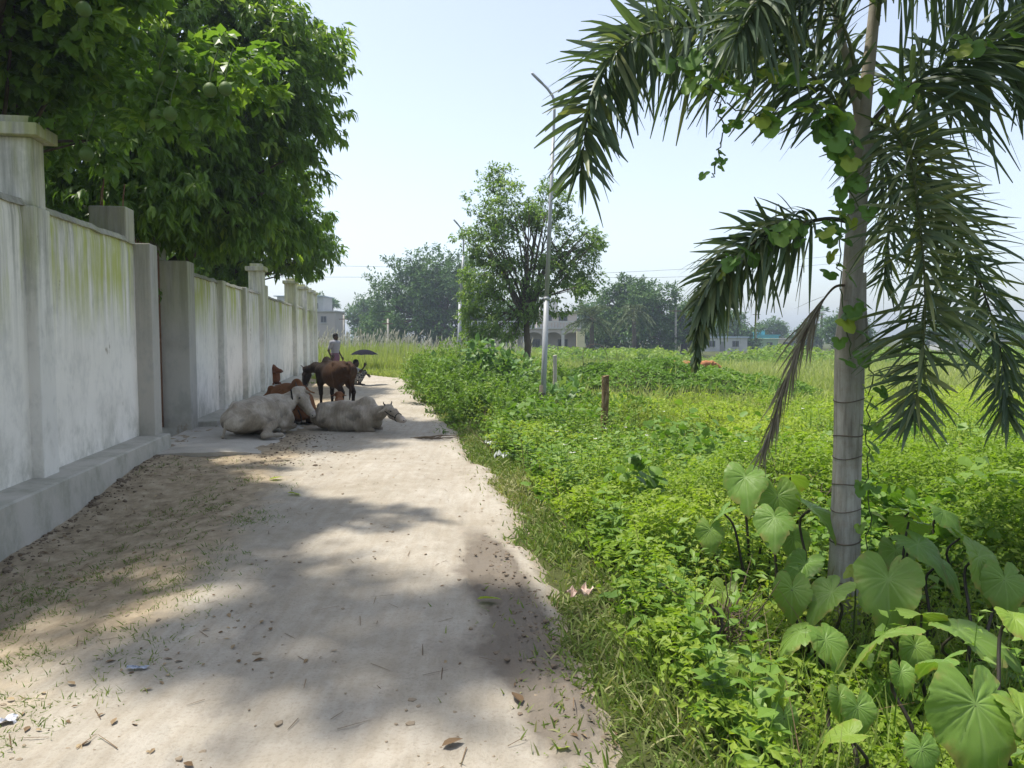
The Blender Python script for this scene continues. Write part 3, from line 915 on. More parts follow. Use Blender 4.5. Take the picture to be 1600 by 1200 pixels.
# broader creeper leaves mixed in by the track edge and around the palm
cmask = lambda X, Y: (1 - .7 * near_taro(X, Y)) * sst(.15, .4, e_off(X, Y)) * sst(.54, .66, fbm(X * .9, Y * .9, 240)) * (1 - sst(1.8, 3.2, e_off(X, Y)) * .8) * (1 - .7 * sst(6, 9, Y))
cover('creeper_cover', 'broader-leaved dark creeper patches along the right track edge', 'creeper', M['creeper'], 60000, 2.4, 12, lambda X, Y: .065 + .002 * Y, lambda X, Y: hh(X, Y) * 1.12, LEAF_H, cmask, .8, .45, seed=4)
# creeper over the mound
mm = lambda X, Y: sst(.22, .5, in_mound(X, Y) + .25 * (fbm(X, Y, 250) - .5))
cover('creeper_cover', 'dark green creeper smothering the low mound in the field', 'creeper', M['creeper'], 42000, 19, 27.0, lambda X, Y: .13 + 0 * X, lambda X, Y: .30 + 0 * X, LEAF_S, mm, 1, .4, seed=6, xl=-.5, xr=12)
# hedge line of weeds where the field ends
cover('weed_belt', 'belt of leafy weeds along the far edge of the field', 'weeds', M['shrub'], 30000, 55, 70, lambda X, Y: .36 + 0 * X, lambda X, Y: .55 + .75 * fbm(X * .35, Y * .2, 260), LEAF_D, None, 1, .7, seed=8, xl=-6, xr=62, patch=3)

def weeds(name, label, n, y0, y1, h0, h1, leaf, mat, tint0, seed, lpp=16, thr=.5, tmpl=LEAF_L2, power=.9):
    """upright leafy weeds: leaves spiralling up thin stems"""
    X, Y = scatter(n, y0, y1, power)
    k = (e_off(X, Y) > .35) & (fbm(X * .8, Y * .8, seed) > thr) & (in_mound(X, Y) < .35) & (rng.random(n) > near_taro(X, Y) * .96)
    X, Y = X[k], Y[k]; m = len(X)
    H = rng.uniform(h0, h1, m)
    lean = rng.normal(0, .16, (m, 2))
    t = np.tile(np.linspace(.25, 1, lpp), m); j = np.repeat(np.arange(m), lpp)
    a = np.tile(np.arange(lpp) * 2.4, m) + np.repeat(rng.uniform(0, 6.28, m), lpp)
    P = np.stack([X[j] + lean[j, 0] * H[j] * t, Y[j] + lean[j, 1] * H[j] * t, terr(X, Y)[j] + H[j] * t], 1)
    D = nrm(np.stack([np.cos(a), np.sin(a), .55 * t + rng.normal(0, .25, len(t))], 1))
    S = leaf * (1.25 - .6 * t) * rng.uniform(.7, 1.3, len(t)) * (1 + .03 * Y[j])
    T = np.clip(tint0 + np.repeat(rng.normal(0, .12, m), lpp) + .25 * (t - .6) + rng.normal(0, .06, len(t)), 0, 1)
    mb = leaves(P, D, nrm(np.array([0, 0, 1.0]) + rdir(len(t)) * .3), S, T, tmpl)
    D2 = nrm(np.stack([lean[:, 0], lean[:, 1], np.ones(m)], 1))
    ribbons(np.stack([X, Y, terr(X, Y)], 1), D2, H, .006 + .0008 * Y, 0, .15, (1, .8, .4), mb=mb)
    return mb.obj(name, mat, None, label=label, category='weeds', kind='stuff')
weeds('tall_weeds', 'taller lance-leaved weeds standing above the near herbs', 2000, 3.0, 13, .35, .72, .085, M['shrub'], .6, 400)
weeds('tall_weeds', 'loose yellow-green weeds dotted over the middle of the field', 2300, 5, 19, .3, .62, .07, M['herb'], .7, 404, thr=.46)
weeds('tall_weeds', 'broad-leaved weeds thickening the right track edge', 2400, 2.6, 11, .25, .55, .10, M['creeper'], .5, 408, 10, .48, LEAF_P, .85)

def grass(name, label, mat, X, Y, hgt, wid, tilt=.35, droop=.35, tint0=.5, tv=.18, per=1, spreadr=.05, prof=(.8, 1, .7, .08), z=None, cat='grass', patchs=.5):
    n = len(X)
    X = np.repeat(X, per) + rng.normal(0, spreadr, n * per); Y = np.repeat(Y, per) + rng.normal(0, spreadr, n * per)
    Z = (terr(X, Y) if z is None else np.repeat(z, per)) - .02
    D = nrm(np.stack([rng.normal(0, tilt, n * per), rng.normal(0, tilt, n * per), np.ones(n * per)], 1))
    L = np.repeat(np.broadcast_to(hgt, (n,)), per) * rng.uniform(.55, 1.15, n * per)
    T = np.clip(tint0 + .7 * (fbm(X * patchs, Y * patchs, 270) - .5) + rng.normal(0, tv, n * per), 0, 1)
    # the bend sideways comes from the lean; the tip hangs
    mb = ribbons(np.stack([X, Y, Z], 1), D, L, np.repeat(np.broadcast_to(wid, (n,)), per), droop * rng.uniform(.3, 1.5, n * per), T, prof)
    return mb.obj(name, mat, None, label=label, category=cat, kind='stuff')
# right edge of the track
n = 21000
Y = 1.9 + 24 * rng.random(n) ** 1.9
ed = rng.normal(.12, .20, n) * (1 + .4 * (Y < 5))
k = rng.random(n) < .25 + .95 * sst(.35, .65, fbm(Y * 1.2, ed * 2, 275))
Y, ed = Y[k], ed[k]
X = road_edge(Y) + ed - WK * Y
rise = .10 + .16 * sst(-.1, .45, ed)
grass('verge_grass', 'ragged grass fringe along the right edge of the dirt track', M['verge_grass'], X, Y, rise * (1 + .02 * Y), .006 + .0011 * Y, .6, .45, .55, .2)
# blades standing among the near herbs
n = 9000
X, Y = scatter(n, 2.2, 9, .9)
k = e_off(X, Y) > .3; X, Y = X[k], Y[k]
grass('tall_grass', 'thin grass blades standing among the near herbs', M['grass'], X, Y, .42 + .0 * Y, .006 + .0009 * Y, .35, .3, .6)
# open field: pale tall grass
n = 31000
X, Y = scatter(n, 15, 60, 1.25, -4, None)
k = (rng.random(len(X)) < sst(.0, 1.5, e_off(X, Y) - .8 * (Y < 30)) * (1 - (in_mound(X, Y) > .4) * .93)) & ((Y > 19) | (rng.random(len(X)) < .5))
X, Y = X[k], Y[k]
grass('field_grass', 'pale yellow-green tall grass filling the open field', M['field_grass'], X, Y, (.42 + .5 * sst(17, 30, Y)) * (.6 + .8 * fbm(X * .25, Y * .25, 280)), .015 + .0013 * Y, .3, .3, .5, .15, 2, .12, patchs=.22, prof=(.9, .85, .06))
# kans grass bank at the end of the track
n = 19000
Y = 32.5 + 20 * rng.random(n) ** 1.2; X = -15 + 18.5 * rng.random(n) + (Y - 32) * -.05
k = (X > -11 - (Y - 32) * .28) & (uc(X, Y) < 5 + .25 * (Y - 32)) & (Y > 32.3 - 2.2 * (uc(X, Y) + 1) * (uc(X, Y) < 1.2)); X, Y = X[k], Y[k]
hk = 1.05 + .75 * sst(33, 40, Y) * (.6 + .8 * fbm(X * .3, Y * .3, 290))
grass('kans_grass', 'bank of tall kans grass at the end of the track', M['field_grass'], X, Y, hk, .042, .16, .25, .45, .16, 2, .1, prof=(.9, .85, .06))
n = 1300
Y = 35.5 + 16 * rng.random(n); X = -14.5 + 15.5 * rng.random(n) ** 1.35
k = rng.random(n) < .35 + .8 * fbm(X * .35, Y * .35, 292); X, Y = X[k], Y[k]
Zb = terr(X, Y) + 1.15 + .75 * rng.random(len(X))
Dp = nrm(np.stack([rng.normal(.12, .2, len(X)), rng.normal(0, .15, len(X)), np.ones(len(X))], 1))
mb = MB()
for q in range(3):
    ribbons(np.stack([X, Y, Zb], 1), Dp, .36 * rng.uniform(.6, 1.3, len(X)), .055, .2, rng.random(len(X)), (.25, 1, .9, .6, .1), mb=mb)
ribbons(np.stack([X, Y, Zb - 1.0], 1), Dp * [.4, .4, 1], 1.0, .015, 0, .0, (1, 1), mb=mb)
mb.obj('kans_plumes', M['plume'], None, label='silvery white plumes above the kans grass bank', category='grass plumes', kind='stuff')
# short grass between the wall end and the bank
n = 9000
Y = 27 + 7 * rng.random(n); X = -9.5 + 9 * rng.random(n); u_ = uc(X, Y)
k = ((Y > 31.5 - 2.2 * (u_ + 1)) | (u_ < -2.0)) & (u_ > -2.9); X, Y = X[k], Y[k]
grass('bank_grass', 'short green grass where the track ends', M['field_grass'], X, Y, .42, .03, .4, .35, .4, .15, 2, .1, prof=(.9, .85, .06))

# trodden verge by the wall: sparse short grass
n = 11000
Y = 2.0 + 8.6 * rng.random(n) ** 1.0; u_ = -2.95 + 2.2 * rng.random(n); X = u_ - WK * Y
patchn = fbm(X * 1.5, Y * 1.5, 300, 3)
den = sst(.48, .68, patchn) * .45
for (px_, py_, r_) in ((300, 805, .35), (370, 768, .3), (80, 905, .5), (20, 960, .4), (260, 955, .45), (150, 880, .35), (330, 900, .25), (140, 1080, .35), (400, 830, .25), (210, 1000, .3), (30, 1060, .3)):
    g_ = G(px_, py_, -.08)
    den = np.maximum(den, np.exp(-((X - g_[0]) ** 2 + ((Y - g_[1]) * .7) ** 2) / r_ ** 2 * 1.2) * (.35 + .9 * sst(.4, .6, fbm(X * 5, Y * 5, 304, 3))))
k = rng.random(n) < den * (1 - sst(-1.2, -.8, u_)) * (.3 + .7 * sst(9.5, 7, Y))
X, Y = X[k], Y[k]
grass('verge_grass', 'sparse trodden grass on the verge below the near wall', M['verge_grass'], X, Y, .08, .0055, .75, .5, .35, .22, 7, .014, prof=(.9, .85, .06), z=road_z(X, Y))

# bare leafy weeds at the foot of the far plinth
n = 1200
Y = 14 + 14 * rng.random(n); u_ = -2.85 + .35 * rng.random(n) ** 2; X = u_ - WK * Y
k = fbm(Y * .9, u_, 310) > .55; X, Y = X[k], Y[k]
grass('wall_weeds', 'tufts of weeds at the foot of the far wall plinth', M['grass'], X, Y, .22, .02, .5, .4, .4, .15, 3, .05, cat='weeds')

# ------------------------------------------------------------------ separate bushes and shrubs
def bush(name, label, px, py, Y, w, h, K, leaf, tmpl, mat, droop=.2, tint0=.5, stems=8, group=None, wr=None, per=9, lpl=6, cat='shrub', x=None, dens=.34):
    c = at(px, py, Y) if x is None else np.array([x, Y, 0])
    bz = float(terr(c[0], Y)) - .03
    root = empty(name, (c[0], Y, bz), label=label, category=cat)
    if group: root['group'] = group
    ells = [(0, 0, h * .45, w * .5, w * .42, h * .48, 1.0), (-w * .22, -.1, h * .4, w * .3, w * .3, h * .42, .4), (w * .22, .05, h * .36, w * .3, w * .3, h * .38, .4)]
    C = clump_points(ells, K, .3, int(px), -.8)
    C[:, 2] = np.maximum(C[:, 2], leaf)
    sm = MB()
    for p in C[rng.permutation(len(C))[:stems]]:
        sm.tube([(p[0] * .12, p[1] * .12, 0), (p[0] * .5, p[1] * .5, p[2] * .6), p], [.018, .012, .005], 5)
    sm.obj('stem', M['stem'], root, kind='stuff')
    foliage(C, w * dens * .42, per, lpl, leaf, tmpl, droop, tint0, (0, 0, h * .2), wr, flat=.9).obj('foliage', mat, root, kind='stuff')
    return root
bush('milkweed_bush', 'big-leaved milkweed bush in front of the slender tree', 745, 600, 19.0, 2.2, 1.75, 44, .20, LEAF_B, M['calotropis'], .0, .4, group='broad-leaved milkweed bushes', per=4, lpl=5, wr=1.0)
bush('milkweed_bush', 'milkweed bush right behind the lamp post foot', 884, 640, 15.9, 1.1, .85, 20, .19, LEAF_B, M['calotropis'], -.1, .45, group='broad-leaved milkweed bushes', per=3, lpl=5)
bush('milkweed_bush', 'milkweed bush with a yellowing leaf left of the tree trunk', 797, 590, 20.5, 1.4, 1.4, 26, .19, LEAF_B, M['calotropis'], .0, .62, group='broad-leaved milkweed bushes', per=4, lpl=5)
bush('milkweed_bush', 'low milkweed between lamp post and small concrete stub', 868, 585, 19.0, .8, .75, 12, .17, LEAF_B, M['calotropis'], .0, .55, group='broad-leaved milkweed bushes', per=3, lpl=5)
for (lb, px, Y, w, h, t0) in [
        ('shrub at the bend where the track narrows', 672, 23.5, 1.5, 1.05, .55), ('taller shrub hiding the foot of the far lamp post', 705, 25.5, 1.8, 1.5, .5),
        ('dense shrub between the track and the big milkweed bush', 700, 18.2, 1.7, .95, .42), ('shrub on the track edge below the big milkweed bush', 738, 16.0, 1.7, .75, .45),
        ('dark shrub below the slender tree trunk', 800, 17.2, 1.7, .80, .35), ('low shrub left of the lamp post foot', 775, 14.2, 1.5, .55, .4), ('low dark shrub on the track edge by the rubbish', 820, 12.4, 1.8, .5, .38),
        ('shrub just right of the slender tree trunk', 850, 22.0, 1.4, .8, .5), ('low shrub right of the lamp post', 905, 13.6, 1.5, .5, .45), ('shrub behind the weathered post', 965, 14.5, 1.4, .55, .5)]:
    bush('roadside_shrub', 'leafy green ' + lb, px, 600, Y, w * 1.1, h * 1.35, 52, .09, LEAF_S, M['shrub'], .15, t0, group='shrubs along the right of the track', per=11, lpl=6)
for (lb, px, Y, w, h) in [('round yellow-green twiggy bush in the middle of the field', 1135, 12.4, 1.9, .72), ('yellow-green bush right behind the weathered post', 1010, 13.4, 1.5, .62), ('small yellowish bush in front of the mound', 1075, 16.5, 1.6, .55)]:
    bush('twiggy_bush', lb, px, 640, Y, w, h, 46, .05, LEAF_A, M['yellowbush'], .1, .5, stems=26, group='yellowish twiggy bushes', per=14, lpl=6)

# dry, nearly leafless twig plants
def twig_plant(name, label, px, Y, h, n=16, spread=.5, leafn=40):
    c = at(px, 700, Y); bz = float(terr(c[0], Y))
    root = empty(name, (c[0], Y, bz), label=label, category='dry plant', group='dry twiggy plants')
    mb = MB(); ends = []
    for k in range(n):
        a = rng.uniform(0, 2 * np.pi); t = rng.uniform(.1, 1) * spread; hh_ = h * rng.uniform(.55, 1)
        e = np.array([t * math.cos(a), t * math.sin(a), hh_]); m_ = e * [.4, .4, .55] + rng.normal(0, .03, 3)
        mb.tube([(0, 0, 0), m_, e], [.008, .005, .002], 5); ends.append(e)
        for q in range(4):
            s = m_ + (e - m_) * rng.random(); e2 = s + rng.normal(0, .09, 3) + [0, 0, .09]
            mb.tube([s, (s + e2) / 2 + rng.normal(0, .01, 3), e2], [.0035, .003, .0015], 4); ends.append(e2)
    mb.obj('stem', M['twig'], root, kind='stuff')
    P = np.array(ends)[rng.integers(0, len(ends), leafn)] + rng.normal(0, .03, (leafn, 3))
    leaves(P, rdir(leafn), rdir(leafn, .2, 1), .045 * rng.uniform(.6, 1.3, leafn), rng.random(leafn), LEAF_S).obj('foliage', M['yellowbush'], root, kind='stuff')
twig_plant('twig_plant', 'bare brown twiggy plant under the dead palm frond', 1190, 7.4, .75, 14, .35)
twig_plant('twig_plant', 'thin twiggy plant just left of the palm trunk', 1238, 6.6, .62, 16, .45, 70)
twig_plant('twig_plant', 'dry brown bush at the left of the taro leaves', 1130, 3.75, .42, 18, .28, 20)
twig_plant('twig_plant', 'upright dry stalk plant behind the right palm fronds', 1432, 8.5, .8, 8, .2, 30)

# dead stems standing among the greenery
n = 900
X, Y = scatter(n, 2.4, 14, .85); k = (e_off(X, Y) > .2) & (fbm(X * .7, Y * .7, 430) > .48); X, Y = X[k], Y[k]; m = len(X)
Ds = nrm(np.stack([rng.normal(0, .5, m), rng.normal(0, .5, m), np.ones(m)], 1))
ribbons(np.stack([X, Y, terr(X, Y) + .05], 1), Ds, rng.uniform(.25, .62, m), .004 + .0008 * Y, rng.uniform(0, .3, m), rng.uniform(.2, 1, m), (1, .8, .5, .2)).obj('dry_stems', M['dry'], None, label='dead brown stems poking out of the roadside herbs', category='dry stems', kind='stuff')
# small white flowers dotted among the herbs
n = 70
X, Y = scatter(n, 5.5, 15, .9); k = e_off(X, Y) > .5; X, Y = X[k], Y[k]; m = len(X)
Zf = terr(X, Y) + .46 * rng.uniform(.7, 1.15, m)
mb = MB()
for q in range(5):
    a = q * 2 * np.pi / 5 + rng.uniform(0, 6, m)
    leaves(np.stack([X, Y, Zf], 1), np.stack([np.cos(a), np.sin(a), .3 + 0 * a], 1), np.tile([0, 0, 1.0], (m, 1)), .035 + .001 * Y, 1.0, LEAF_D, mb=mb)
ribbons(np.stack([X, Y, Zf - .3], 1), np.tile([0, 0, 1.0], (m, 1)), .3, .005, 0, 0.0, (1, 1), mb=mb)
mb.obj('white_flowers', leaf_mat('white_petal', (.10, .18, .04), (.5, .5, .45), (.75, .75, .70), .3, .8, .1, (1, 1, 1)), None, label='tiny white flowers dotted among the field herbs', category='flowers', kind='stuff')
# ------------------------------------------------------------------ foxtail palm
PY = 4.7
def palm_bark():
    t = NT('ringed_palm_bark')
    pos = t.coord()
    z = t.n('ShaderNodeSeparateXYZ', {0: pos}).outputs[2]
    a = t.noise(t.mapped(pos, (3, 3, .5)), 5, 6, .65)
    b = t.noise(pos, 22, 6, .7)
    c = t.noise(t.mapped(pos, (14, 14, .9)), 3, 5, .6)
    col = t.ramp(a, [(.3, (.22, .205, .18)), (.5, (.34, .32, .285)), (.7, (.45, .43, .39))])
    col = t.mix(t.math('MULTIPLY', t.ramp(c, [(.52, 0.0), (.72, 1.0)]), .6), col, (.10, .085, .065))
    col = t.mix(t.math('MULTIPLY', t.ramp(b, [(.5, 0.0), (.75, 1.0)]), .4), col, (.20, .13, .075))
    return t.done(t.bsdf(col, .85, .2, t.bump(t.math('ADD', b, c), .35, .008)))
M['palmbark'] = palm_bark()
M['ring'] = plain('leaf_scar', (.12, .10, .08), .9, .1, .3, 20)
M['sheath'] = plain('brown_leaf_sheath', (.29, .26, .20), .75, .25, .35, 9, .3)
M['rachis'] = plain('green_rachis', (.11, .13, .05), .55, .35, .25, 14)
M['darkrachis'] = plain('dark_rachis', (.05, .045, .032), .6, .3, .3, 14)
tb = at(1322, 935, PY)
palm = empty('foxtail_palm', (tb[0], PY, float(terr(tb[0], PY))), label='ringed grey palm with bushy arching fronds in the right foreground', category='palm')
PB = np.array(palm.location)
def pp(px, py, Y=PY): return at(px, py, Y) - PB
tr = spline([pp(1318, 1000), pp(1320, 860), pp(1323, 750), pp(1326, 640), pp(1328, 520), pp(1331, 450), pp(1336, 360), pp(1342, 290), pp(1347, 225)], 46)
tr[0, 2] = -.15
zz = tr[:, 2]
rr = np.interp(zz, [-.2, .2, .5, .9, 1.25, 1.5, 1.75, 1.95, 2.2, 2.5, 3.0], [.125, .105, .094, .088, .088, .092, .088, .068, .060, .055, .05])
rr = rr * .95 * (1 + .03 * (fbm(zz * 7, zz * 0, 330) - .5))
V, F = tube(tr, rr, 20)
link('trunk', build_mesh('trunk', V, F, smooth=True), M['palmbark'], palm)
for py_ in (625, 679, 713, 754, 795, 844, 905):
    c = pp(1322, py_); zc = c[2]
    i_ = int(np.argmin(np.abs(zz - zc)))
    r_ = rr[i_] + .0015
    a = np.linspace(0, 2 * np.pi, 29)
    ctr = np.array([np.interp(zc, zz, tr[:, 0]), np.interp(zc, zz, tr[:, 1]), zc])
    ringp = ctr + np.stack([np.cos(a) * r_, np.sin(a) * r_, .006 * np.sin(a * 2 + py_) + .008 * np.cos(a)], 1)
    V, F = tube(ringp, .0032 + .0012 * math.sin(py_), 5, False)
    link('leaf_scar_ring', build_mesh('leaf_scar_ring', V, F, smooth=True), M['ring'], palm)
# torn old sheath hugging the upper trunk, and the crownshaft stalks
for pts, r_ in (([(1338, 300), (1345, 215), (1352, 150), (1362, 60), (1372, -40), (1392, -180)], (.052, .05, .040, .034, .03, .025)),
                ([(1345, 230), (1340, 170), (1328, 110), (1310, 40), (1290, -60)], (.035, .026, .022, .02, .016))):
    V, F = tube(spline([pp(*p) for p in pts], 20), np.interp(np.linspace(0, 1, 20), np.linspace(0, 1, len(r_)), r_), 12)
    link('leaf_stalk', build_mesh('leaf_stalk', V, F, smooth=True), M['sheath'], palm)
for (pa, pb, w) in (((1331, 560), (1336, 430), .10), ((1326, 470), (1340, 335), .075), ((1338, 330), (1350, 225), .062)):
    # curled strip of sheath on the trunk
    n_ = 12; P = spline([pp(*pa), (pp(*pa) + pp(*pb)) / 2, pp(*pb)], n_)
    a = np.linspace(-2.4, .9, 9)
    rad = np.interp(P[:, 2], zz, rr) + .006
    rag = 1 + .1 * (fbm(a * 3, a * 0 + pa[1], 335) - .5)
    Vs = (P[:, None] + np.stack([np.cos(a)[None] * rad[:, None], np.sin(a)[None] * rad[:, None], (.05 * (fbm(a * 2.5, a * 0 + pa[1], 337) - .5))[None] * np.linspace(1, 2, n_)[:, None]], -1)).reshape(-1, 3)
    i = np.arange(n_ - 1)[:, None] * 9; j = np.arange(8)[None]
    link('sheath', build_mesh('sheath', Vs, [np.stack([i + j, i + j + 1, i + 10 + j, i + 9 + j], -1).reshape(-1, 4)], smooth=True), M['palmbark'], palm)

def frond(pts, n, length, width, mat, rmat, t0=.12, alpha=55, droop=.45, planes=None, tint0=.35, r0=.016, name='frond', parent=None, pb=None, segs=6, taper=(.55, 1, 1, .75, .5), back=0.0, jit=.12, up=0.0):
    """pts: rachis points (relative to the thing); leaflets set in several rows round the rachis"""
    if parent is None: n = int(n * 1.6); width *= .9; length *= 1.06
    parent = parent or palm
    P = spline(pts, 60)
    Tn = nrm(np.gradient(P, axis=0))
    V, F = tube(P, np.interp(np.linspace(0, 1, 60), [0, .3, 1], [r0, r0 * .6, r0 * .15]), 7)
    fo = link(name, build_mesh(name, V, F, smooth=True), rmat, parent)
    t = t0 + (1 - t0) * (np.arange(n) + rng.random(n) * .6) / n
    x = t * 59; i0 = np.clip(x.astype(int), 0, 58); f = (x - i0)[:, None]
    B = P[i0] * (1 - f) + P[i0 + 1] * f; T = nrm(Tn[i0] * (1 - f) + Tn[i0 + 1] * f)
    A = nrm(np.cross(T, np.array([0, 0, 1.0]) + .02)); Bn = np.cross(A, T)
    phi = np.radians(np.asarray(planes or [0, 65, 130, 180, 245, 310]))[np.arange(n) % len(planes or range(6))] + rng.normal(0, .2, n)
    al = np.radians(alpha + rng.normal(0, 9, n)) * (1 - .3 * sst(.85, 1.0, t))
    D = np.cos(al)[:, None] * T + np.sin(al)[:, None] * (np.cos(phi)[:, None] * A + np.sin(phi)[:, None] * Bn)
    D = nrm(D + rng.normal(0, jit, (n, 3)) + np.array([0, 0, up]))
    L = length * np.interp(t, np.linspace(0, 1, len(taper)), taper) * rng.uniform(.8, 1.12, n)
    side = np.cross(D, nrm(np.array([0, 0, 1.0]) * .7 + rdir(n) * .8))
    mb = ribbons(B, D, L, width * rng.uniform(.75, 1.2, n), droop * rng.uniform(.1, 2.0, n), np.clip(rng.normal(tint0, .18, n) + (rng.random(n) < .03) * .5, 0, 1),
                 (.35, .85, 1, .9, .62, .18), side, fold=.25)
    lo = mb.obj('leaflets', mat, fo, smooth=False, kind='stuff')
    return fo
# arching left frond, its dense companion behind, upper ones
frond([pp(1345, 215), pp(1318, 175), pp(1255, 105, 4.65), pp(1160, 55, 4.6), pp(1050, 45, 4.55), pp(970, 75, 4.5), pp(925, 150, 4.5), pp(908, 268, 4.5)], 230, .46, .036, M['palm'], M['rachis'], .14, 68, .22, tint0=.35, up=-.08)
frond([pp(1350, 190), pp(1310, 120, 4.9), pp(1240, 40, 5.1), pp(1150, 0, 5.2), pp(1060, 10, 5.2), pp(985, 60, 5.2)], 170, .48, .034, M['palm'], M['rachis'], .2, 62, .32, tint0=.3, up=-.12)
frond([pp(1345, 160), pp(1325, 60, 4.5), pp(1280, -20, 4.4), pp(1210, -20, 4.2), pp(1150, 60, 4.1)], 130, .42, .033, M['palm'], M['rachis'], .3, 60, .32, tint0=.35, up=-.1)
frond([pp(1350, 205), pp(1400, 150), pp(1470, 105, 4.75), pp(1550, 70, 4.8), pp(1640, 70, 4.85), pp(1740, 130, 4.9)], 190, .50, .038, M['palm'], M['darkrachis'], .22, 62, .36, tint0=.25, up=-.15)
frond([pp(1385, -60), pp(1430, -100, 4.9), pp(1520, -90, 5.0), pp(1620, -20, 5.1), pp(1690, 90, 5.2)], 150, .48, .036, M['palm'], M['rachis'], .15, 60, .34, tint0=.3, up=-.12)
frond([pp(1375, -20), pp(1400, -120, 4.6), pp(1450, -200, 4.4), pp(1550, -200, 4.2), pp(1640, -90, 4.1)], 120, .48, .036, M['palm'], M['rachis'], .2, 60, .34, tint0=.3, up=-.12)
frond([pp(1370, 40), pp(1378, -30, 4.55), pp(1385, -110, 4.3), pp(1370, -160, 4.0), pp(1340, -120, 3.8)], 120, .44, .034, M['palm'], M['rachis'], .1, 40, .5, tint0=.45)
# old fronds hanging: left, dead one, big front right, lower right
frond([pp(1336, 348), pp(1290, 342, 4.65), pp(1225, 358, 4.6), pp(1165, 388, 4.55), pp(1120, 432, 4.5), pp(1097, 490, 4.5), pp(1086, 575, 4.5)], 190, .33, .032, M['palm'], M['darkrachis'], .2, 52, .42, tint0=.5, taper=(.7, 1, 1, .5, .08))
frond([pp(1325, 445), pp(1300, 452, 4.62), pp(1268, 500, 4.55), pp(1238, 570, 4.5), pp(1212, 645, 4.5), pp(1193, 705, 4.5)], 110, .22, .011, M['deadfrond'], M['twig'], .25, 9, .3, tint0=.8, r0=.010)
frond([pp(1352, 215), pp(1385, 200, 4.55), pp(1420, 245, 4.4), pp(1436, 340, 4.3), pp(1445, 450, 4.25), pp(1442, 550, 4.25), pp(1425, 660, 4.25)], 230, .38, .030, M['palm'], M['rachis'], .18, 66, .22, tint0=.62, taper=(.5, 1, 1.05, .95, .55), planes=[0, 180, 35, 145, -30, 210, 70, 110], up=.25)
frond([pp(1352, 210), pp(1395, 205, 4.9), pp(1450, 275, 5.0), pp(1505, 380, 5.0), pp(1545, 480, 5.0), pp(1568, 570, 5.0), pp(1574, 650, 5.0)], 170, .35, .030, M['palm'], M['darkrachis'], .3, 60, .3, tint0=.45, up=.1)
frond([pp(1348, 225), pp(1362, 215, 5.05), pp(1385, 260, 5.2), pp(1390, 350, 5.25), pp(1380, 450, 5.25)], 110, .34, .026, M['palm'], M['darkrachis'], .15, 60, .3, tint0=.35)

# climbing vine on the palm
vine = empty('climbing_vine', palm.location, label='bright lobed-leaf vine trailing over the palm fronds and trunk', category='vine')
def lobed_leaf(tint):
    th = np.linspace(-np.pi, np.pi, 29)[:-1]
    r = .42 + .10 * np.cos(th * 3) + .10 * np.cos(th) - .22 * np.exp(-((np.abs(th) - np.pi) / .35) ** 2) + .03 * np.cos(th * 9)
    V = [(.3, 0, 0)]; F = []
    for q, k in ((.5, 1), (1, 1)):
        for t_, r_ in zip(th, r): V.append((.3 + q * r_ * math.cos(t_), q * r_ * math.sin(t_), -.28 * (q * r_) ** 2 + .05 * math.cos(t_ * 5) * q * r_))
    T = [(0, 1 + i, 1 + (i + 1) % 28) for i in range(28)]
    Q = [(1 + i, 29 + i, 29 + (i + 1) % 28, 1 + (i + 1) % 28) for i in range(28)]
    return build_mesh('leaf', V, [T, Q], {'tint': np.full(len(V), tint)}, True)
VL = [lobed_leaf(t_) for t_ in (.25, .45, .6, .95)]
for m_ in VL: m_.materials.append(M['vine'])
def put_leaf(px, py, Y, s, me, parent=vine, az=None, dip=None, name='leaf'):
    o = bpy.data.objects.new(name, me); COL.objects.link(o); o.parent = parent
    o.location = Vector(at(px, py, Y) - np.array(parent.location))
    o.rotation_euler = (rng.uniform(-.6, .6), (dip if dip is not None else rng.uniform(.3, 1.2)), az if az is not None else rng.uniform(-2.6, -.4))
    o.scale = (s, s, s)
    return o
vroutes = [([(1340, 330), (1310, 240), (1290, 190), (1240, 110), (1180, 110), (1110, 100), (1045, 90)], 4.35, 48, 29),
           ([(1080, 110), (1120, 150), (1180, 180), (1240, 170), (1300, 190)], 4.3, 28, 26),
           ([(1120, 150), (1128, 200), (1122, 240), (1115, 280)], 4.4, 9, 13),
           ([(1330, 560), (1318, 470), (1312, 390), (1318, 300), (1330, 220)], 4.55, 24, 21),
           ([(1325, 345), (1280, 348), (1230, 356), (1190, 375), (1130, 410)], 4.42, 26, 24),
           ([(1357, 900), (1360, 790), (1352, 700), (1362, 600), (1352, 520)], 4.55, 16, 18),
           ([(1340, 120), (1390, 130), (1430, 120), (1500, 60), (1590, 70)], 4.45, 18, 28)]
for pts, Y_, n_, sz in vroutes:
    P = spline([at(x_, y_, Y_) - PB for x_, y_ in pts], 30) + rng.normal(0, .012, (30, 3))
    V, F = tube(P, .004, 5)
    link('stem', build_mesh('stem', V, F), M['stem'], vine)
    for k in range(n_):
        q = P[rng.integers(0, 30)] + PB
        o = bpy.data.objects.new('leaf', VL[rng.choice(4, p=[.35, .35, .2, .1])]); COL.objects.link(o); o.parent = vine
        o.location = Vector(q - PB + rng.normal(0, .035, 3) + [0, -.02, 0])
        o.rotation_euler = (rng.uniform(-.6, .6), rng.uniform(.3, 1.2), rng.uniform(-2.6, -.4))
        s = sz * Y_ / 1200 * rng.uniform(.9, 1.7); o.scale = (s, s, s)

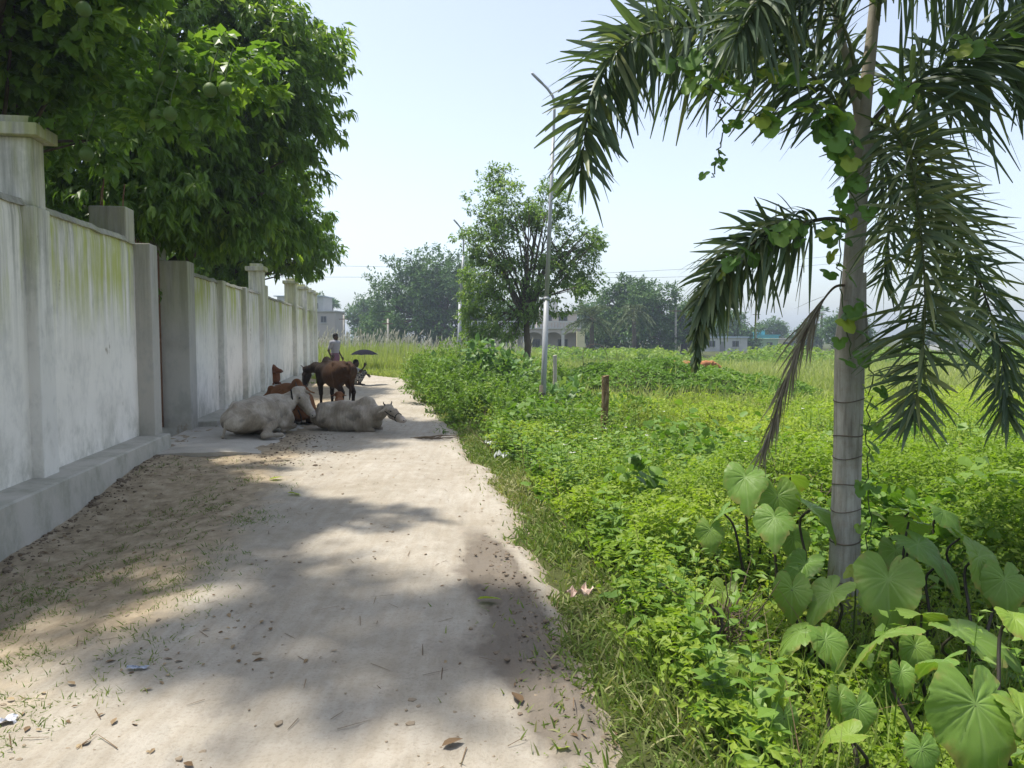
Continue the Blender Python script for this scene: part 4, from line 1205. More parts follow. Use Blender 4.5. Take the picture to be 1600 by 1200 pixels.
# ------------------------------------------------------------------ taro plants
def taro_mesh(seed):
    r_ = np.random.default_rng(seed)
    na, nr = 104, 10
    th = np.linspace(-np.pi, np.pi, na + 1)[:-1]
    a = np.abs(th)
    R_ = np.interp(a, np.radians([0, 12, 30, 60, 95, 125, 145, 160, 172, 180]), [.80, .655, .55, .49, .465, .46, .455, .40, .22, .09])
    R_ = R_ * (1 + .03 * np.sin(th * 5 + seed) + .02 * np.sin(th * 11 + seed * 2) + .012 * np.sin(th * 19))
    veins = np.radians([0, 33, 62, 92, 122, 150, -33, -62, -92, -122, -150])
    V = [(0, 0, 0)]; A = [1.0]; Tn = [0.0]
    fold = r_.uniform(-.12, .30); twist = r_.uniform(-.4, .4)
    nk = r_.integers(2, 6)
    for _ in range(nk):                 # nibbled, torn margin
        c_ = r_.uniform(-2.6, 2.6); R_ = R_ * (1 - r_.uniform(.08, .3) * np.exp(-((th - c_) / r_.uniform(.03, .07)) ** 2))
    for k in range(1, nr + 1):
        q = (k / nr) ** .85
        for t_, rr_ in zip(th, R_):
            rad = q * rr_
            dv = np.min(np.abs(np.angle(np.exp(1j * (t_ - veins * (1 - .12 * q)))))) * rad
            v = math.exp(-(dv / (.014 - .007 * q)) ** 2)
            z = -.34 * rad * rad + .05 * rad * math.sin(t_ * 4 + seed) * q - .012 * v + .007 * rad * math.cos(t_ * 11) \
                + .10 * rad * abs(math.sin(t_)) - .25 * max(0, rad - .45) ** 1
            z += r_.normal(0, .006) * q + fold * abs(math.sin(t_)) * rad * 1.0 + twist * rad * math.sin(t_) * math.cos(t_)
            V.append((rad * math.cos(t_), rad * math.sin(t_), z)); A.append(v * (1 - .3 * q)); Tn.append(q ** 6)
    T = [(0, 1 + i, 1 + (i + 1) % na) for i in range(na)]
    Q = [(1 + k * na + i, 1 + (k + 1) * na + i, 1 + (k + 1) * na + (i + 1) % na, 1 + k * na + (i + 1) % na) for k in range(nr - 1) for i in range(na)]
    return build_mesh('leaf', V, [T, Q], {'vein': np.array(A), 'edge': np.array(Tn)}, True)
def taro_mat(name, c, cv):
    t = NT(name)
    co = t.coord()
    nz = t.noise(co, 7, 5, .6)
    rnd = t.n('ShaderNodeObjectInfo').outputs['Random']
    base = t.mix(nz, [k * .8 for k in c], [k * 1.2 for k in c])
    base = t.mix(t.math('MULTIPLY', rnd, .6), base, (.20, .29, .05))
    spots = t.noise(co, 26, 3, .7)
    base = t.mix(t.math('MULTIPLY', t.ramp(spots, [(.66, 0.0), (.74, 1.0)]), .5), base, (.22, .24, .07))
    col = t.mix(t.math('MULTIPLY', t.attr('vein'), .45), base, cv)
    ed = t.math('MULTIPLY', t.attr('edge'), t.ramp(t.noise(co, 5, 4, .6), [(.48, 0.0), (.62, 1.0)]))
    col = t.mix(t.math('MULTIPLY', ed, .8), col, (.30, .24, .08))
    b = t.bsdf(col, .48, .35, t.bump(t.noise(co, 30, 4), .15, .004))
    tr = t.n('ShaderNodeBsdfTranslucent', {'Color': t.mix(1.0, col, (1.25, 1.3, .5), 'MULTIPLY')}).outputs[0]
    return t.done(t.n('ShaderNodeMixShader', {0: .36, 1: b, 2: tr}).outputs[0])
M['taro'] = taro_mat('taro_leaf', (.15, .275, .05), (.30, .43, .15))
M['taro_y'] = taro_mat('young_taro_leaf', (.22, .34, .04), (.34, .46, .12))
M['petiole'] = plain('dark_petiole', (.035, .03, .022), .5, .3, .3, 10)
TM = [taro_mesh(s) for s in (1, 2, 5, 8, 13, 21, 34)]
for m_ in TM: m_.materials.append(M['taro'])
TMY = [m_.copy() for m_ in TM]
for m_ in TMY: m_.materials.clear(); m_.materials.append(M['taro_y'])
def taro(label, bpx, bY, lv):
    """lv: (px, py, Y, size, azimuth of the tip, dip, roll, young)"""
    c = at(bpx, 900, bY); bz = float(terr(c[0], bY))
    root = empty('taro_plant', (c[0], bY, bz), label=label, category='taro plant', group='taro plants round the palm')
    B = np.array(root.location)
    for k, (px, py, Y, s, az, dip, roll, yg) in enumerate(lv):
        o = bpy.data.objects.new('leaf', (TMY if yg else TM)[(k + int(px)) % 7]); COL.objects.link(o); o.parent = root
        p = at(px, py, Y) - B
        o.matrix_local = Matrix.Translation(Vector(p)) @ Matrix.Rotation(R(az), 4, 'Z') @ Matrix.Rotation(R(dip), 4, 'Y') @ Matrix.Rotation(R(roll), 4, 'X') @ Matrix.Diagonal((s * .78, s * .72, s * .8, 1))
        back = np.array([-math.cos(R(az)), -math.sin(R(az)), 0]) * .12
        st = np.array([p[0] * .62 + rng.normal(0, .03), p[1] * .62 + rng.normal(0, .03), -.05])
        st[2] = float(terr(B[0] + st[0], B[1] + st[1])) - B[2] - .03
        V, F = tube(spline([st, st * .65 + p * [.35, .35, .45], p + back * .6 - [0, 0, .10], p - [0, 0, .004]], 12), np.linspace(.011, .006, 12), 7)
        link('petiole', build_mesh('petiole', V, F, smooth=True), M['petiole'], root)
    return root
taro('taro clump with large pale leaf left of the palm, farthest back', 1195, 5.1, [
    (1165, 745, 5.0, .42, -100, 42, 5, 0), (1215, 775, 4.95, .40, -75, 68, 20, 0), (1110, 828, 4.85, .27, -95, 60, 0, 0), (1235, 745, 5.3, .36, 60, 25, 0, 0), (1185, 780, 5.3, .30, 170, 40, 0, 0)])
taro('taro clump close against the left side of the palm trunk', 1250, 4.75, [
    (1210, 808, 4.7, .36, -105, 40, 0, 0), (1268, 795, 4.75, .40, -40, 30, -10, 0), (1258, 880, 4.6, .36, -130, 35, 10, 0), (1240, 840, 4.9, .30, -80, 62, 0, 0), (1130, 800, 4.9, .26, 170, 45, 0, 0)])
taro('low taro in front of the palm trunk, leaf blades tilted left', 1290, 4.1, [
    (1300, 925, 4.0, .36, -160, 35, 0, 0), (1238, 920, 4.05, .30, -110, 70, 0, 0), (1250, 988, 3.8, .36, -150, 20, 15, 0), (1290, 1000, 3.7, .30, -70, 40, 0, 0), (1130, 925, 4.0, .24, -130, 60, 0, 1)])
taro('taro with one broad upright leaf right of the palm base', 1400, 4.15, [
    (1388, 905, 3.95, .50, -112, 50, 8, 0), (1435, 850, 4.3, .40, -60, 28, 0, 0), (1420, 815, 4.5, .36, 50, 30, 0, 0), (1470, 880, 4.3, .34, -30, 45, 0, 0)])
taro('taro with a wide flat leaf at the right side', 1480, 3.75, [
    (1385, 990, 3.5, .44, -170, 22, 30, 0), (1500, 985, 3.55, .50, -20, 14, 0, 0), (1440, 960, 3.7, .34, 60, 20, 0, 0), (1530, 870, 4.1, .40, -55, 58, 0, 0), (1570, 905, 4.0, .34, -100, 60, 0, 0), (1430, 1010, 3.5, .24, -90, 60, 0, 0)])
taro('taro with the largest light-veined leaf in the bottom right corner', 1540, 2.95, [
    (1525, 1100, 2.72, .48, -92, 58, 0, 0), (1600, 1120, 2.7, .34, -60, 40, 0, 1), (1475, 1030, 3.0, .26, 120, 30, 0, 0), (1408, 1050, 3.1, .16, -90, 55, 0, 0), (1585, 965, 3.2, .22, -80, 20, 0, 1)])
taro('young yellow-green taro at the left of the dry bush', 1130, 3.5, [(1128, 1035, 3.3, .22, -120, 50, 0, 1), (1105, 940, 3.6, .20, 170, 50, 0, 1)])
taro('small taro with a twisted narrow blade near the track edge', 1215, 3.1, [(1205, 1085, 3.0, .26, -130, 60, 40, 1), (1225, 1120, 2.9, .17, -90, 70, 0, 0), (1175, 1110, 2.9, .17, -150, 40, 0, 1)])
taro('small yellow-green taro low at the bottom right', 1330, 2.9, [(1325, 1148, 2.75, .22, 170, 20, 0, 1), (1312, 1090, 2.9, .17, -80, 60, 0, 0), (1340, 1105, 2.85, .2, -90, 65, 0, 0), (1440, 1170, 2.6, .18, -95, 60, 0, 0)])
taro('dark taro behind the wide flat leaf', 1450, 5.0, [(1420, 800, 4.9, .34, 10, 25, 0, 0), (1475, 800, 5.1, .30, -60, 35, 0, 0), (1500, 840, 4.8, .30, -20, 40, 0, 0), (1400, 860, 4.6, .3, -100, 40, 0, 0)])
# bright young lobed shoot at the palm foot
sh = empty('leafy_shoot', tuple(at(1335, 890, 4.2)), label='bright yellow-green lobed shoot in front of the palm trunk', category='shoot')
sh.location.z = float(terr(sh.location.x, sh.location.y))
hz_ = at(1338, 880, 4.2)[2] - sh.location.z
V, F = tube([(0, 0, 0), (.01, 0, hz_ * .6), (0, -.02, hz_)], .005, 6)
link('stem', build_mesh('stem', V, F), M['stem'], sh)
for a in (-150, -110, -60, -20, 90):
    o = bpy.data.objects.new('leaf', VL[3]); COL.objects.link(o); o.parent = sh
    o.location = (0, -.02, hz_); o.rotation_euler = (0, .5, R(a)); o.scale = (.13, .09, .1)
# ------------------------------------------------------------------ bodies from blended volumes
def surface_nets(Fd, org, h):
    S = Fd < 0
    nx, ny, nz = Fd.shape
    c = np.zeros((nx - 1, ny - 1, nz - 1), int)
    for dx in (0, 1):
        for dy in (0, 1):
            for dz in (0, 1):
                c += S[dx:nx - 1 + dx, dy:ny - 1 + dy, dz:nz - 1 + dz]
    msk = (c > 0) & (c < 8)
    idx = -np.ones(msk.shape, int); I = np.argwhere(msk); idx[msk] = np.arange(len(I))
    acc = np.zeros((len(I), 3)); cnt = np.zeros(len(I))
    cor = [(a, b, d) for a in (0, 1) for b in (0, 1) for d in (0, 1)]
    for p in cor:
        for ax in range(3):
            if p[ax] == 1: continue
            q = list(p); q[ax] = 1
            a = Fd[I[:, 0] + p[0], I[:, 1] + p[1], I[:, 2] + p[2]]; b = Fd[I[:, 0] + q[0], I[:, 1] + q[1], I[:, 2] + q[2]]
            x = (a < 0) != (b < 0)
            t = np.where(x, a / np.where(x, a - b, 1), 0)
            pt = np.array(p, float)[None].repeat(len(I), 0); pt[:, ax] += t
            acc += pt * x[:, None]; cnt += x
    V = (I + acc / np.maximum(cnt, 1)[:, None]) * h + org
    Fs = []
    for ax in range(3):
        sl0 = [slice(None)] * 3; sl1 = [slice(None)] * 3
        sl0[ax] = slice(0, -1); sl1[ax] = slice(1, None)
        a = S[tuple(sl0)]; b = S[tuple(sl1)]
        E = np.argwhere(a != b)
        o1, o2 = [k for k in range(3) if k != ax]
        ok = (E[:, o1] > 0) & (E[:, o2] > 0) & (E[:, o1] < Fd.shape[o1] - 1) & (E[:, o2] < Fd.shape[o2] - 1)
        E = E[ok]
        def cell(d1, d2):
            q = E.copy(); q[:, o1] -= d1; q[:, o2] -= d2
            return idx[q[:, 0], q[:, 1], q[:, 2]]
        quad = np.stack([cell(1, 1), cell(0, 1), cell(0, 0), cell(1, 0)], 1)
        flip = a[E[:, 0], E[:, 1], E[:, 2]]
        if ax == 1: flip = ~flip
        quad[~flip] = quad[~flip][:, ::-1]
        Fs.append(quad)
    Fq = np.concatenate(Fs); Fq = Fq[(Fq >= 0).all(1)]
    return V, Fq
def body(prims, h=.016, smooth=2, floor=None):
    """prims: ('c', a, b, ra, rb, k[, squash axis, factor]) tapered limbs, ('e', centre, radii, k[, 3x3 axes]) ellipsoids"""
    lo = np.full(3, 9e9); hi = -lo
    for p in prims:
        if p[0] == 'c':
            for q, r in ((p[1], p[3]), (p[2], p[4])):
                lo = np.minimum(lo, np.array(q) - r); hi = np.maximum(hi, np.array(q) + r)
        else:
            r = max(p[2]); lo = np.minimum(lo, np.array(p[1]) - r); hi = np.maximum(hi, np.array(p[1]) + r)
    lo -= 4 * h; hi += 4 * h
    dim = np.ceil((hi - lo) / h).astype(int) + 1
    Fd = np.full(dim, 1.0)
    ax = [lo[k] + np.arange(dim[k]) * h for k in range(3)]
    for p in prims:
        if p[0] == 'c':
            a, b, ra, rb, k = np.array(p[1], float), np.array(p[2], float), p[3], p[4], p[5]
            m = max(ra, rb) + k + 3 * h
            l_, h_ = np.minimum(a, b) - m, np.maximum(a, b) + m
        else:
            k = p[3]; m = max(p[2]) + k + 3 * h; a = np.array(p[1], float); l_, h_ = a - m, a + m
        s = [slice(max(0, int((l_[i] - lo[i]) / h)), min(dim[i], int((h_[i] - lo[i]) / h) + 2)) for i in range(3)]
        Q = np.stack(np.meshgrid(ax[0][s[0]], ax[1][s[1]], ax[2][s[2]], indexing='ij'), -1)
        if p[0] == 'c':
            if len(p) > 6:
                nax = np.array(p[6], float); nax /= np.linalg.norm(nax)
                Q = Q + ((Q - a) @ nax)[..., None] * nax * (1 / p[7] - 1)
            ab = b - a
            t = np.clip(((Q - a) @ ab) / max(ab @ ab, 1e-9), 0, 1)
            d = np.linalg.norm(Q - a - t[..., None] * ab, axis=-1) - (ra + (rb - ra) * t)
        else:
            q = Q - a
            if len(p) > 4: q = q @ np.array(p[4]).T
            rr_ = np.array(p[2], float)
            kk = np.linalg.norm(q / rr_, axis=-1)
            d = (kk - 1) * np.min(rr_) * .9 + 0
        F0 = Fd[tuple(s)]
        if p[0] == 's':
            d = -d; hh_ = np.maximum(k - np.abs(F0 - d), 0) / k
            Fd[tuple(s)] = np.maximum(F0, d) + hh_ * hh_ * k * .25
            continue
        hh_ = np.maximum(k - np.abs(F0 - d), 0) / max(k, 1e-6)
        Fd[tuple(s)] = np.minimum(F0, d) - hh_ * hh_ * k * .25
    if floor is not None:
        Z = ax[2][None, None, :]
        Fd = np.maximum(Fd, floor - Z)
    V, Fq = surface_nets(Fd, lo, h)
    # a little smoothing
    E = np.concatenate([Fq[:, [0, 1]], Fq[:, [1, 2]], Fq[:, [2, 3]], Fq[:, [3, 0]]])
    for _ in range(smooth):
        acc = np.zeros_like(V); cn = np.zeros(len(V))
        for c_ in range(3):
            acc[:, c_] = np.bincount(E[:, 0], V[E[:, 1], c_], len(V)) + np.bincount(E[:, 1], V[E[:, 0], c_], len(V))
        cn = np.bincount(E[:, 0], minlength=len(V)) + np.bincount(E[:, 1], minlength=len(V))
        V = V * .5 + .5 * acc / cn[:, None]
    return V, Fq

def hide_mat(name, rough=.75):
    t = NT(name)
    co = t.coord()
    c = t.n('ShaderNodeAttribute', attribute_name='col').outputs['Color']
    a = t.noise(co, 5, 5, .6); b = t.noise(t.mapped(co, (1, 1, .3)), 60, 4, .6)
    col = t.mix(t.math('MULTIPLY', t.ramp(a, [(.35, 0.0), (.7, 1.0)]), .4), c, t.mix(1.0, c, (.5, .46, .42), 'MULTIPLY'))
    col = t.mix(t.math('MULTIPLY', t.ramp(b, [(.4, 0.0), (.75, 1.0)]), .6), col, t.mix(1.0, col, (1.5, 1.5, 1.5), 'MULTIPLY'))
    wv = t.n('ShaderNodeTexWave', {'Vector': t.mapped(co, (1, .35, .12)), 'Scale': 5.5, 'Distortion': 5.0, 'Detail': 3.0, 'Detail Scale': 1.2}).outputs['Fac']
    hgt = t.math('ADD', t.math('ADD', t.math('MULTIPLY', b, .35), a), t.math('MULTIPLY', wv, .55))
    return t.done(t.bsdf(col, rough, .08, t.bump(hgt, .4, .02)))
M['hide'] = hide_mat('cattle_hide')
M['horn'] = plain('dark_horn', (.06, .05, .045), .45, .4)
M['eye'] = plain('dark_eye', (.012, .010, .009), .15, .6, .1)
M['rope'] = plain('black_rope', (.02, .018, .016), .9, .1)

def head_prims(P, d, up, s=1.0):
    """cow head: poll at P, pointing along d; returns prims, and places for eyes, ears and horns"""
    P = np.array(P, float); d = nrm(np.array(d, float)); up = np.array(up, float); up = nrm(up - d * np.dot(up, d)); lf = np.cross(up, d)
    q = lambda f, l, u: P + s * (d * f + lf * l + up * u)
    pr = [('c', q(.02, 0, -.01), q(.20, 0, -.03), .092 * s, .076 * s, .05), ('c', q(.18, 0, -.02), q(.40, 0, -.045), .078 * s, .052 * s, .05),
          ('c', q(.40, 0, -.05), q(.455, 0, -.06), .058 * s, .05 * s, .03), ('c', q(.10, 0, -.10), q(.38, 0, -.10), .06 * s, .035 * s, .04),
          ('e', q(.13, .06, .03), (.045 * s, .04 * s, .04 * s), .03), ('e', q(.13, -.06, .03), (.045 * s, .04 * s, .04 * s), .03), ('c', q(-.02, -.07, .05), q(-.02, .07, .05), .045 * s, .045 * s, .04)]
    for sg in (1, -1):
        pr.append(('c', q(.0, .085 * sg, .02), q(-.045, .25 * sg, -.055), .046 * s, .02 * s, .02, up * .35 + d, .45))
    return pr, q
def cow_obj(name, label, prims, q, colf, loc, rz, s=.0135, floor=None, horns=.0, group='cattle on the track', extra=None, eye=.034, hq=1.0):
    V, Fq = body(prims, s, 2, floor)
    col = colf(V)
    o = link(name, build_mesh(name, V, [Fq], {'col': np.concatenate([col, np.ones((len(V), 1))], 1)}, True), M['hide'], None,
             label=label, category='cow', group=group)
    o.location = loc; o.rotation_euler = (0, 0, rz)
    for sg in (1, -1):
        bm = bmesh.new(); bmesh.ops.create_uvsphere(bm, u_segments=10, v_segments=8, radius=.021 * hq)
        me = bpy.data.meshes.new('eye'); bm.to_mesh(me); bm.free()
        e = link('eye', me, M['eye'], o); e.location = Vector(q(.15, .086 * sg, .028))
        if horns:
            pts = [q(-.03, .07 * sg, .08), q(-.06, .11 * sg, .08 + .06 * horns), q(-.07, .12 * sg, .08 + .13 * horns)]
            Vh, Fh = tube(spline(pts, 8), np.linspace(.02, .006, 8) * hq, 7)
            link('horn', build_mesh('horn', Vh, Fh, smooth=True), M['horn'], o)
        Vn, Fn = tube([q(.455, .022 * sg, -.03), q(.482, .03 * sg, -.045), q(.49, .024 * sg, -.06)], [.006 * hq, .012 * hq, .008 * hq], 6)
        link('nostril', build_mesh('nostril', Vn, Fn), M['eye'], o)
    return o
def ramp3(V, a, b, f):
    return np.array(a)[None] * (1 - f[:, None]) + np.array(b)[None] * f[:, None]

def lying(scale=1.0, head=(.95, 0, .62), hd=(1, 0, -.2), side=1, hump=1.0, tail=1, neckmid=None, foreleg=True, hs=1.0, bony=1.0):
    """cow resting on its chest, x forward; side = flank (+1 left) on which the hind legs lie out"""
    S = scale
    A = lambda x, y, z: (x * S, y * S, z * S)
    pr = [('c', A(.30, 0, .33), A(-.15, 0, .35), .27 * S, .31 * S, .08, (0, 1, 0), .95), ('c', A(-.15, 0, .35), A(-.55, .02 * side, .34), .31 * S, .25 * S, .08),
          ('c', A(-.5, 0, .36), A(-.78, .02 * side, .30), .24 * S, .15 * S, .08),
          ('c', A(-.72, 0, .58), A(.25, 0, .60), .035 * S, .05 * S, .09),
          ('e', A(.36, 0, .63), (.19 * S, .085 * S, .11 * S * hump + .02), .07),
          ('c', A(.30, .16, .42), A(.42, .18, .22), .13 * S, .12 * S, .07), ('c', A(.30, -.16, .42), A(.42, -.18, .22), .13 * S, .12 * S, .07),
          ('c', A(.42, 0, .30), A(.55, 0, .24), .20 * S, .13 * S, .08)]
    for sg in (1, -1):      # hook bones
        pr.append(('e', A(-.47, .17 * sg, .56), (.08 * S, .055 * S, .06 * S), .05 * S))
        pr.append(('c', A(-.47, .17 * sg, .55), A(-.74, .09 * sg, .47), .035 * S, .03 * S, .07 * S))
        pr.append(('c', A(-.45, .17 * sg, .54), A(.2, .19 * sg, .52), .018 * S, .02 * S, .05 * S))
    if bony:
        for sg in (1, -1):
            for k in range(6):
                x = -.34 + .10 * k
                R_ = .305 - .004 * k
                ring = [A(x + .06 - .05 * j, R_ * math.cos(th) * sg, .345 + R_ * math.sin(th)) for j, th in enumerate((1.0, .6, .2, -.15))]
                for j in range(3): pr.append(('c', ring[j], ring[j + 1], .017 * S, .015 * S, .018))
    # thighs, near hind leg folded out on the lying side
    sg = side
    pr += [('c', A(-.55, .20 * sg, .32), A(-.30, .34 * sg, .24), .19 * S, .10 * S, .07), ('c', A(-.30, .35 * sg, .22), A(-.62, .42 * sg, .085), .085 * S, .05 * S, .05),
           ('c', A(-.62, .42 * sg, .085), A(-.34, .47 * sg, .05), .05 * S, .036 * S, .03), ('c', A(-.34, .47 * sg, .05), A(-.24, .48 * sg, .04), .04 * S, .042 * S, .03)]
    pr += [('c', A(-.55, -.16 * sg, .30), A(-.32, -.27 * sg, .20), .19 * S, .10 * S, .07), ('c', A(-.32, -.25 * sg, .10), A(-.1, .12 * sg, .05), .07 * S, .045 * S, .04)]
    # forelegs folded
    for s2 in (1, -1):
        pr += [('c', A(.40, .18 * s2, .26), A(.22, .23 * s2, .15), .10 * S, .07 * S, .05), ('c', A(.22, .23 * s2, .14), A(.56, .21 * s2, .09), .062 * S, .05 * S, .03),
               ('c', A(.56, .21 * s2, .09), A(.30, .22 * s2, .05), .046 * S, .033 * S, .025), ('c', A(.30, .22 * s2, .05), A(.22, .22 * s2, .045), .036 * S, .04 * S, .02)]
    for sg in (1, -1):      # hollow flank, groove behind the shoulder, dip beside the tail head
        pr += [('s', A(-.38, .37 * sg, .50), (.16 * S, .13 * S, .15 * S), .10), ('s', A(.17, .385 * sg, .36), (.07 * S, .10 * S, .26 * S), .08), ('s', A(-.84, .20 * sg, .48), (.12 * S, .10 * S, .10 * S), .06)]
    h0 = np.array(A(.50, 0, .40)); hp = np.array(head, float)
    mid = np.array(neckmid, float) if neckmid is not None else (h0 + hp) / 2 + [0, 0, .0]
    pr += [('c', h0, mid, .17 * S, .12 * S, .08), ('c', mid, hp - nrm(np.array(hd, float)) * .03, .12 * S, .09 * S, .06),
           ('c', h0 + [0, 0, -.12 * S], mid + [0, 0, -.11 * S], .06 * S, .03 * S, .06, (0, 1, 0), .5)]
    hpz, q = head_prims(hp, hd, (0, 0, 1), hs)
    pr += hpz
    if tail:
        ty = .06 * tail
        pr += [('c', A(-.82, .02, .46), A(-.90, ty * .6, .30), .032 * S, .026 * S, .03), ('c', A(-.90, ty * .6, .30), A(-.86, ty * 2.0, .07), .026 * S, .02 * S, .02), ('c', A(-.86, ty * 2.0, .07), A(-.78, ty * 2.9, .035), .03 * S, .02 * S, .02)]
    return pr, q

def grey_col(q, muzzle=(.30, .27, .24), base=(.40, .365, .315), dark=(.21, .18, .14)):
    m = q(.47, 0, -.05); pl = q(.10, 0, 0)
    def f(V):
        c = np.tile(np.array(base), (len(V), 1))
        n_ = fbm(V[:, 0] * 3 + 5, V[:, 2] * 3 + V[:, 1] * 2 + 5, 350)
        c = ramp3(V, base, dark, np.clip((n_ - .40) * 3.0, 0, .85))
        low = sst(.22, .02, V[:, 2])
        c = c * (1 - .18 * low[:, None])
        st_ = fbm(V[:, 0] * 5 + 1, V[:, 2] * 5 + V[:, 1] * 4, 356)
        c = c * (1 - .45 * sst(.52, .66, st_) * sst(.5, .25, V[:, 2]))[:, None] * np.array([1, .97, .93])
        d = np.linalg.norm(V - m, axis=1)
        c[d < .075] = np.array(muzzle)
        return c
    return f
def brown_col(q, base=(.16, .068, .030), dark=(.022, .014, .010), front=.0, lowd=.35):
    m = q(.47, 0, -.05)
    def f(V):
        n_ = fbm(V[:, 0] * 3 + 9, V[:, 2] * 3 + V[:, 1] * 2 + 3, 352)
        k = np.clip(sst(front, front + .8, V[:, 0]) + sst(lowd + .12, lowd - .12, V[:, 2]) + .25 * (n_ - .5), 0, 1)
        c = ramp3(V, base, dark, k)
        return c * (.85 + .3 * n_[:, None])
    return f

# left grey cow: rump to the camera, head turned to the right
gz = .07
p0 = at(392, 690, 11.35)
ang = math.atan2(.965, .26)
def loc2(w, o, a):                       # world point into the animal's own axes
    d = np.array(w, float) - np.array(o, float); c, s = math.cos(a), math.sin(a)
    return np.array([d[0] * c + d[1] * s, -d[0] * s + d[1] * c, d[2]])
o1 = np.array([at(386, 690, 11.1)[0] - .05, 11.98, gz - .02])
hw = at(466, 608, 12.7); hdir = (np.array(at(501, 654, 12.4)) - hw)
hl = loc2(hw, o1, ang); hdl = loc2(hdir, (0, 0, 0), ang)
pr, q = lying(.98, hl, hdl, side=-1, hump=.3, tail=1, hs=1.12, neckmid=(.56, -.10, .46))
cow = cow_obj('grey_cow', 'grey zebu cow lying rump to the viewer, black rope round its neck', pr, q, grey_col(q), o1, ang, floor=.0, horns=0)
cow.scale = (1, 1, .92)
def rope_ring(parent, c, ax, r, n=24, name='neck_rope', rad=.012, hang=None, sq=1.0):
    c = np.array(c, float); ax = nrm(np.array(ax, float)); x = nrm(np.cross(ax, [0, 0, 1.0])); y = np.cross(ax, x)
    a = np.linspace(0, 2 * np.pi, n)
    P = c + r * (np.cos(a)[:, None] * x + sq * np.sin(a)[:, None] * y)
    V, F = tube(P, rad, 6, False)
    o = link(name, build_mesh(name, V, F, smooth=True), M['rope'], parent)
    if hang is not None:
        V, F = tube(spline(hang, 10), rad * .9, 6); link('rope_end', build_mesh('rope_end', V, F), M['rope'], o)
    return o
nc = (np.array((.58, -.10, .50)) * .6 + hl * .4) - [0, 0, .03]
rope_ring(cow, nc, np.array([.5, -.8, .1]), .135, sq=1.35, rad=.014, hang=[nc + [0, -.1, -.17], nc + [.02, -.14, -.30], nc + [0, -.16, -.42]])

# right grey cow: lying broadside, facing right
a2 = math.atan2(-.22, 1)
w0 = at(548, 672, 12.6)
o2 = np.array([w0[0] - .02, 12.75, -.03])
S2 = .80
hw = at(607, 640, 12.35); hdir = np.array(at(638, 656, 12.1)) - hw
hl = loc2(hw, o2, a2); hdl = loc2(hdir, (0, 0, 0), a2)
pr, q = lying(S2, hl, hdl, side=1, hump=1.15, tail=0, hs=.80, bony=1)
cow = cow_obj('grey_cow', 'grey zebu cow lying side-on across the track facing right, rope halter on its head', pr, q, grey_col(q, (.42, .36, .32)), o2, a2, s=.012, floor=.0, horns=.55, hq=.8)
V, F = tube(np.array([q(.30 + .02 * math.cos(t_), .078 * math.cos(t_), -.055 + .085 * math.sin(t_)) for t_ in np.linspace(0, 2 * np.pi, 20)]), .0075, 6, False)
hal = link('halter', build_mesh('halter', V, F), M['rope'], cow)
for sg in (1, -1):
    V, F = tube(spline([q(.30, .078 * sg, -.05), q(.16, .10 * sg, -.05), q(.02, .11 * sg, -.02)], 8), .0065, 6); link('strap', build_mesh('strap', V, F), M['rope'], hal)

# brown cow lying behind the left grey one
a3 = math.atan2(-.8, .55)
w0 = at(450, 640, 13.1)
o3 = np.array([w0[0] - .18, 13.85, 0.0])
hw = at(472, 612, 13.0)
hl = loc2(hw, o3, a3)
pr, q = lying(1.08, hl, (.75, -.25, -.6), side=1, hump=1.2, tail=0, hs=.85)
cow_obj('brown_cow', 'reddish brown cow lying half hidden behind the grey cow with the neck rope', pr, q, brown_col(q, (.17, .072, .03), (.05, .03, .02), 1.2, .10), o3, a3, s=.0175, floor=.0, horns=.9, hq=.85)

# calf seen from behind, beyond the right grey cow
w0 = at(526, 640, 14.4)
o4 = np.array([w0[0], 14.6, 0.0])
pr, q = lying(.55, (.40, .02, .44), (1, .05, -.1), side=1, hump=.3, tail=1, hs=.62, bony=0)
cow_obj('brown_calf', 'small brown calf lying behind the side-on grey cow, only its back and ears showing', pr, q, brown_col(q, (.17, .075, .035), (.05, .025, .015), 1.5, .05), o4, R(100), s=.014, floor=.0, hq=.6)

# brown calf resting by the end of the middle wall
w0 = at(403, 595, 21.8)
o5 = np.array([w0[0] + .03, 21.8, .14])
pr, q = lying(.95, (.48, -.12, .54), (.97, -.25, -.1), side=1, hump=.4, tail=0, hs=.8, bony=0)
cow_obj('brown_calf', 'reddish calf resting at the end of the middle wall, mostly hidden by it', pr, q, brown_col(q, (.17, .065, .03), (.10, .05, .03), 1.5, .05), o5, R(-12), s=.017, floor=.0, hq=.7)

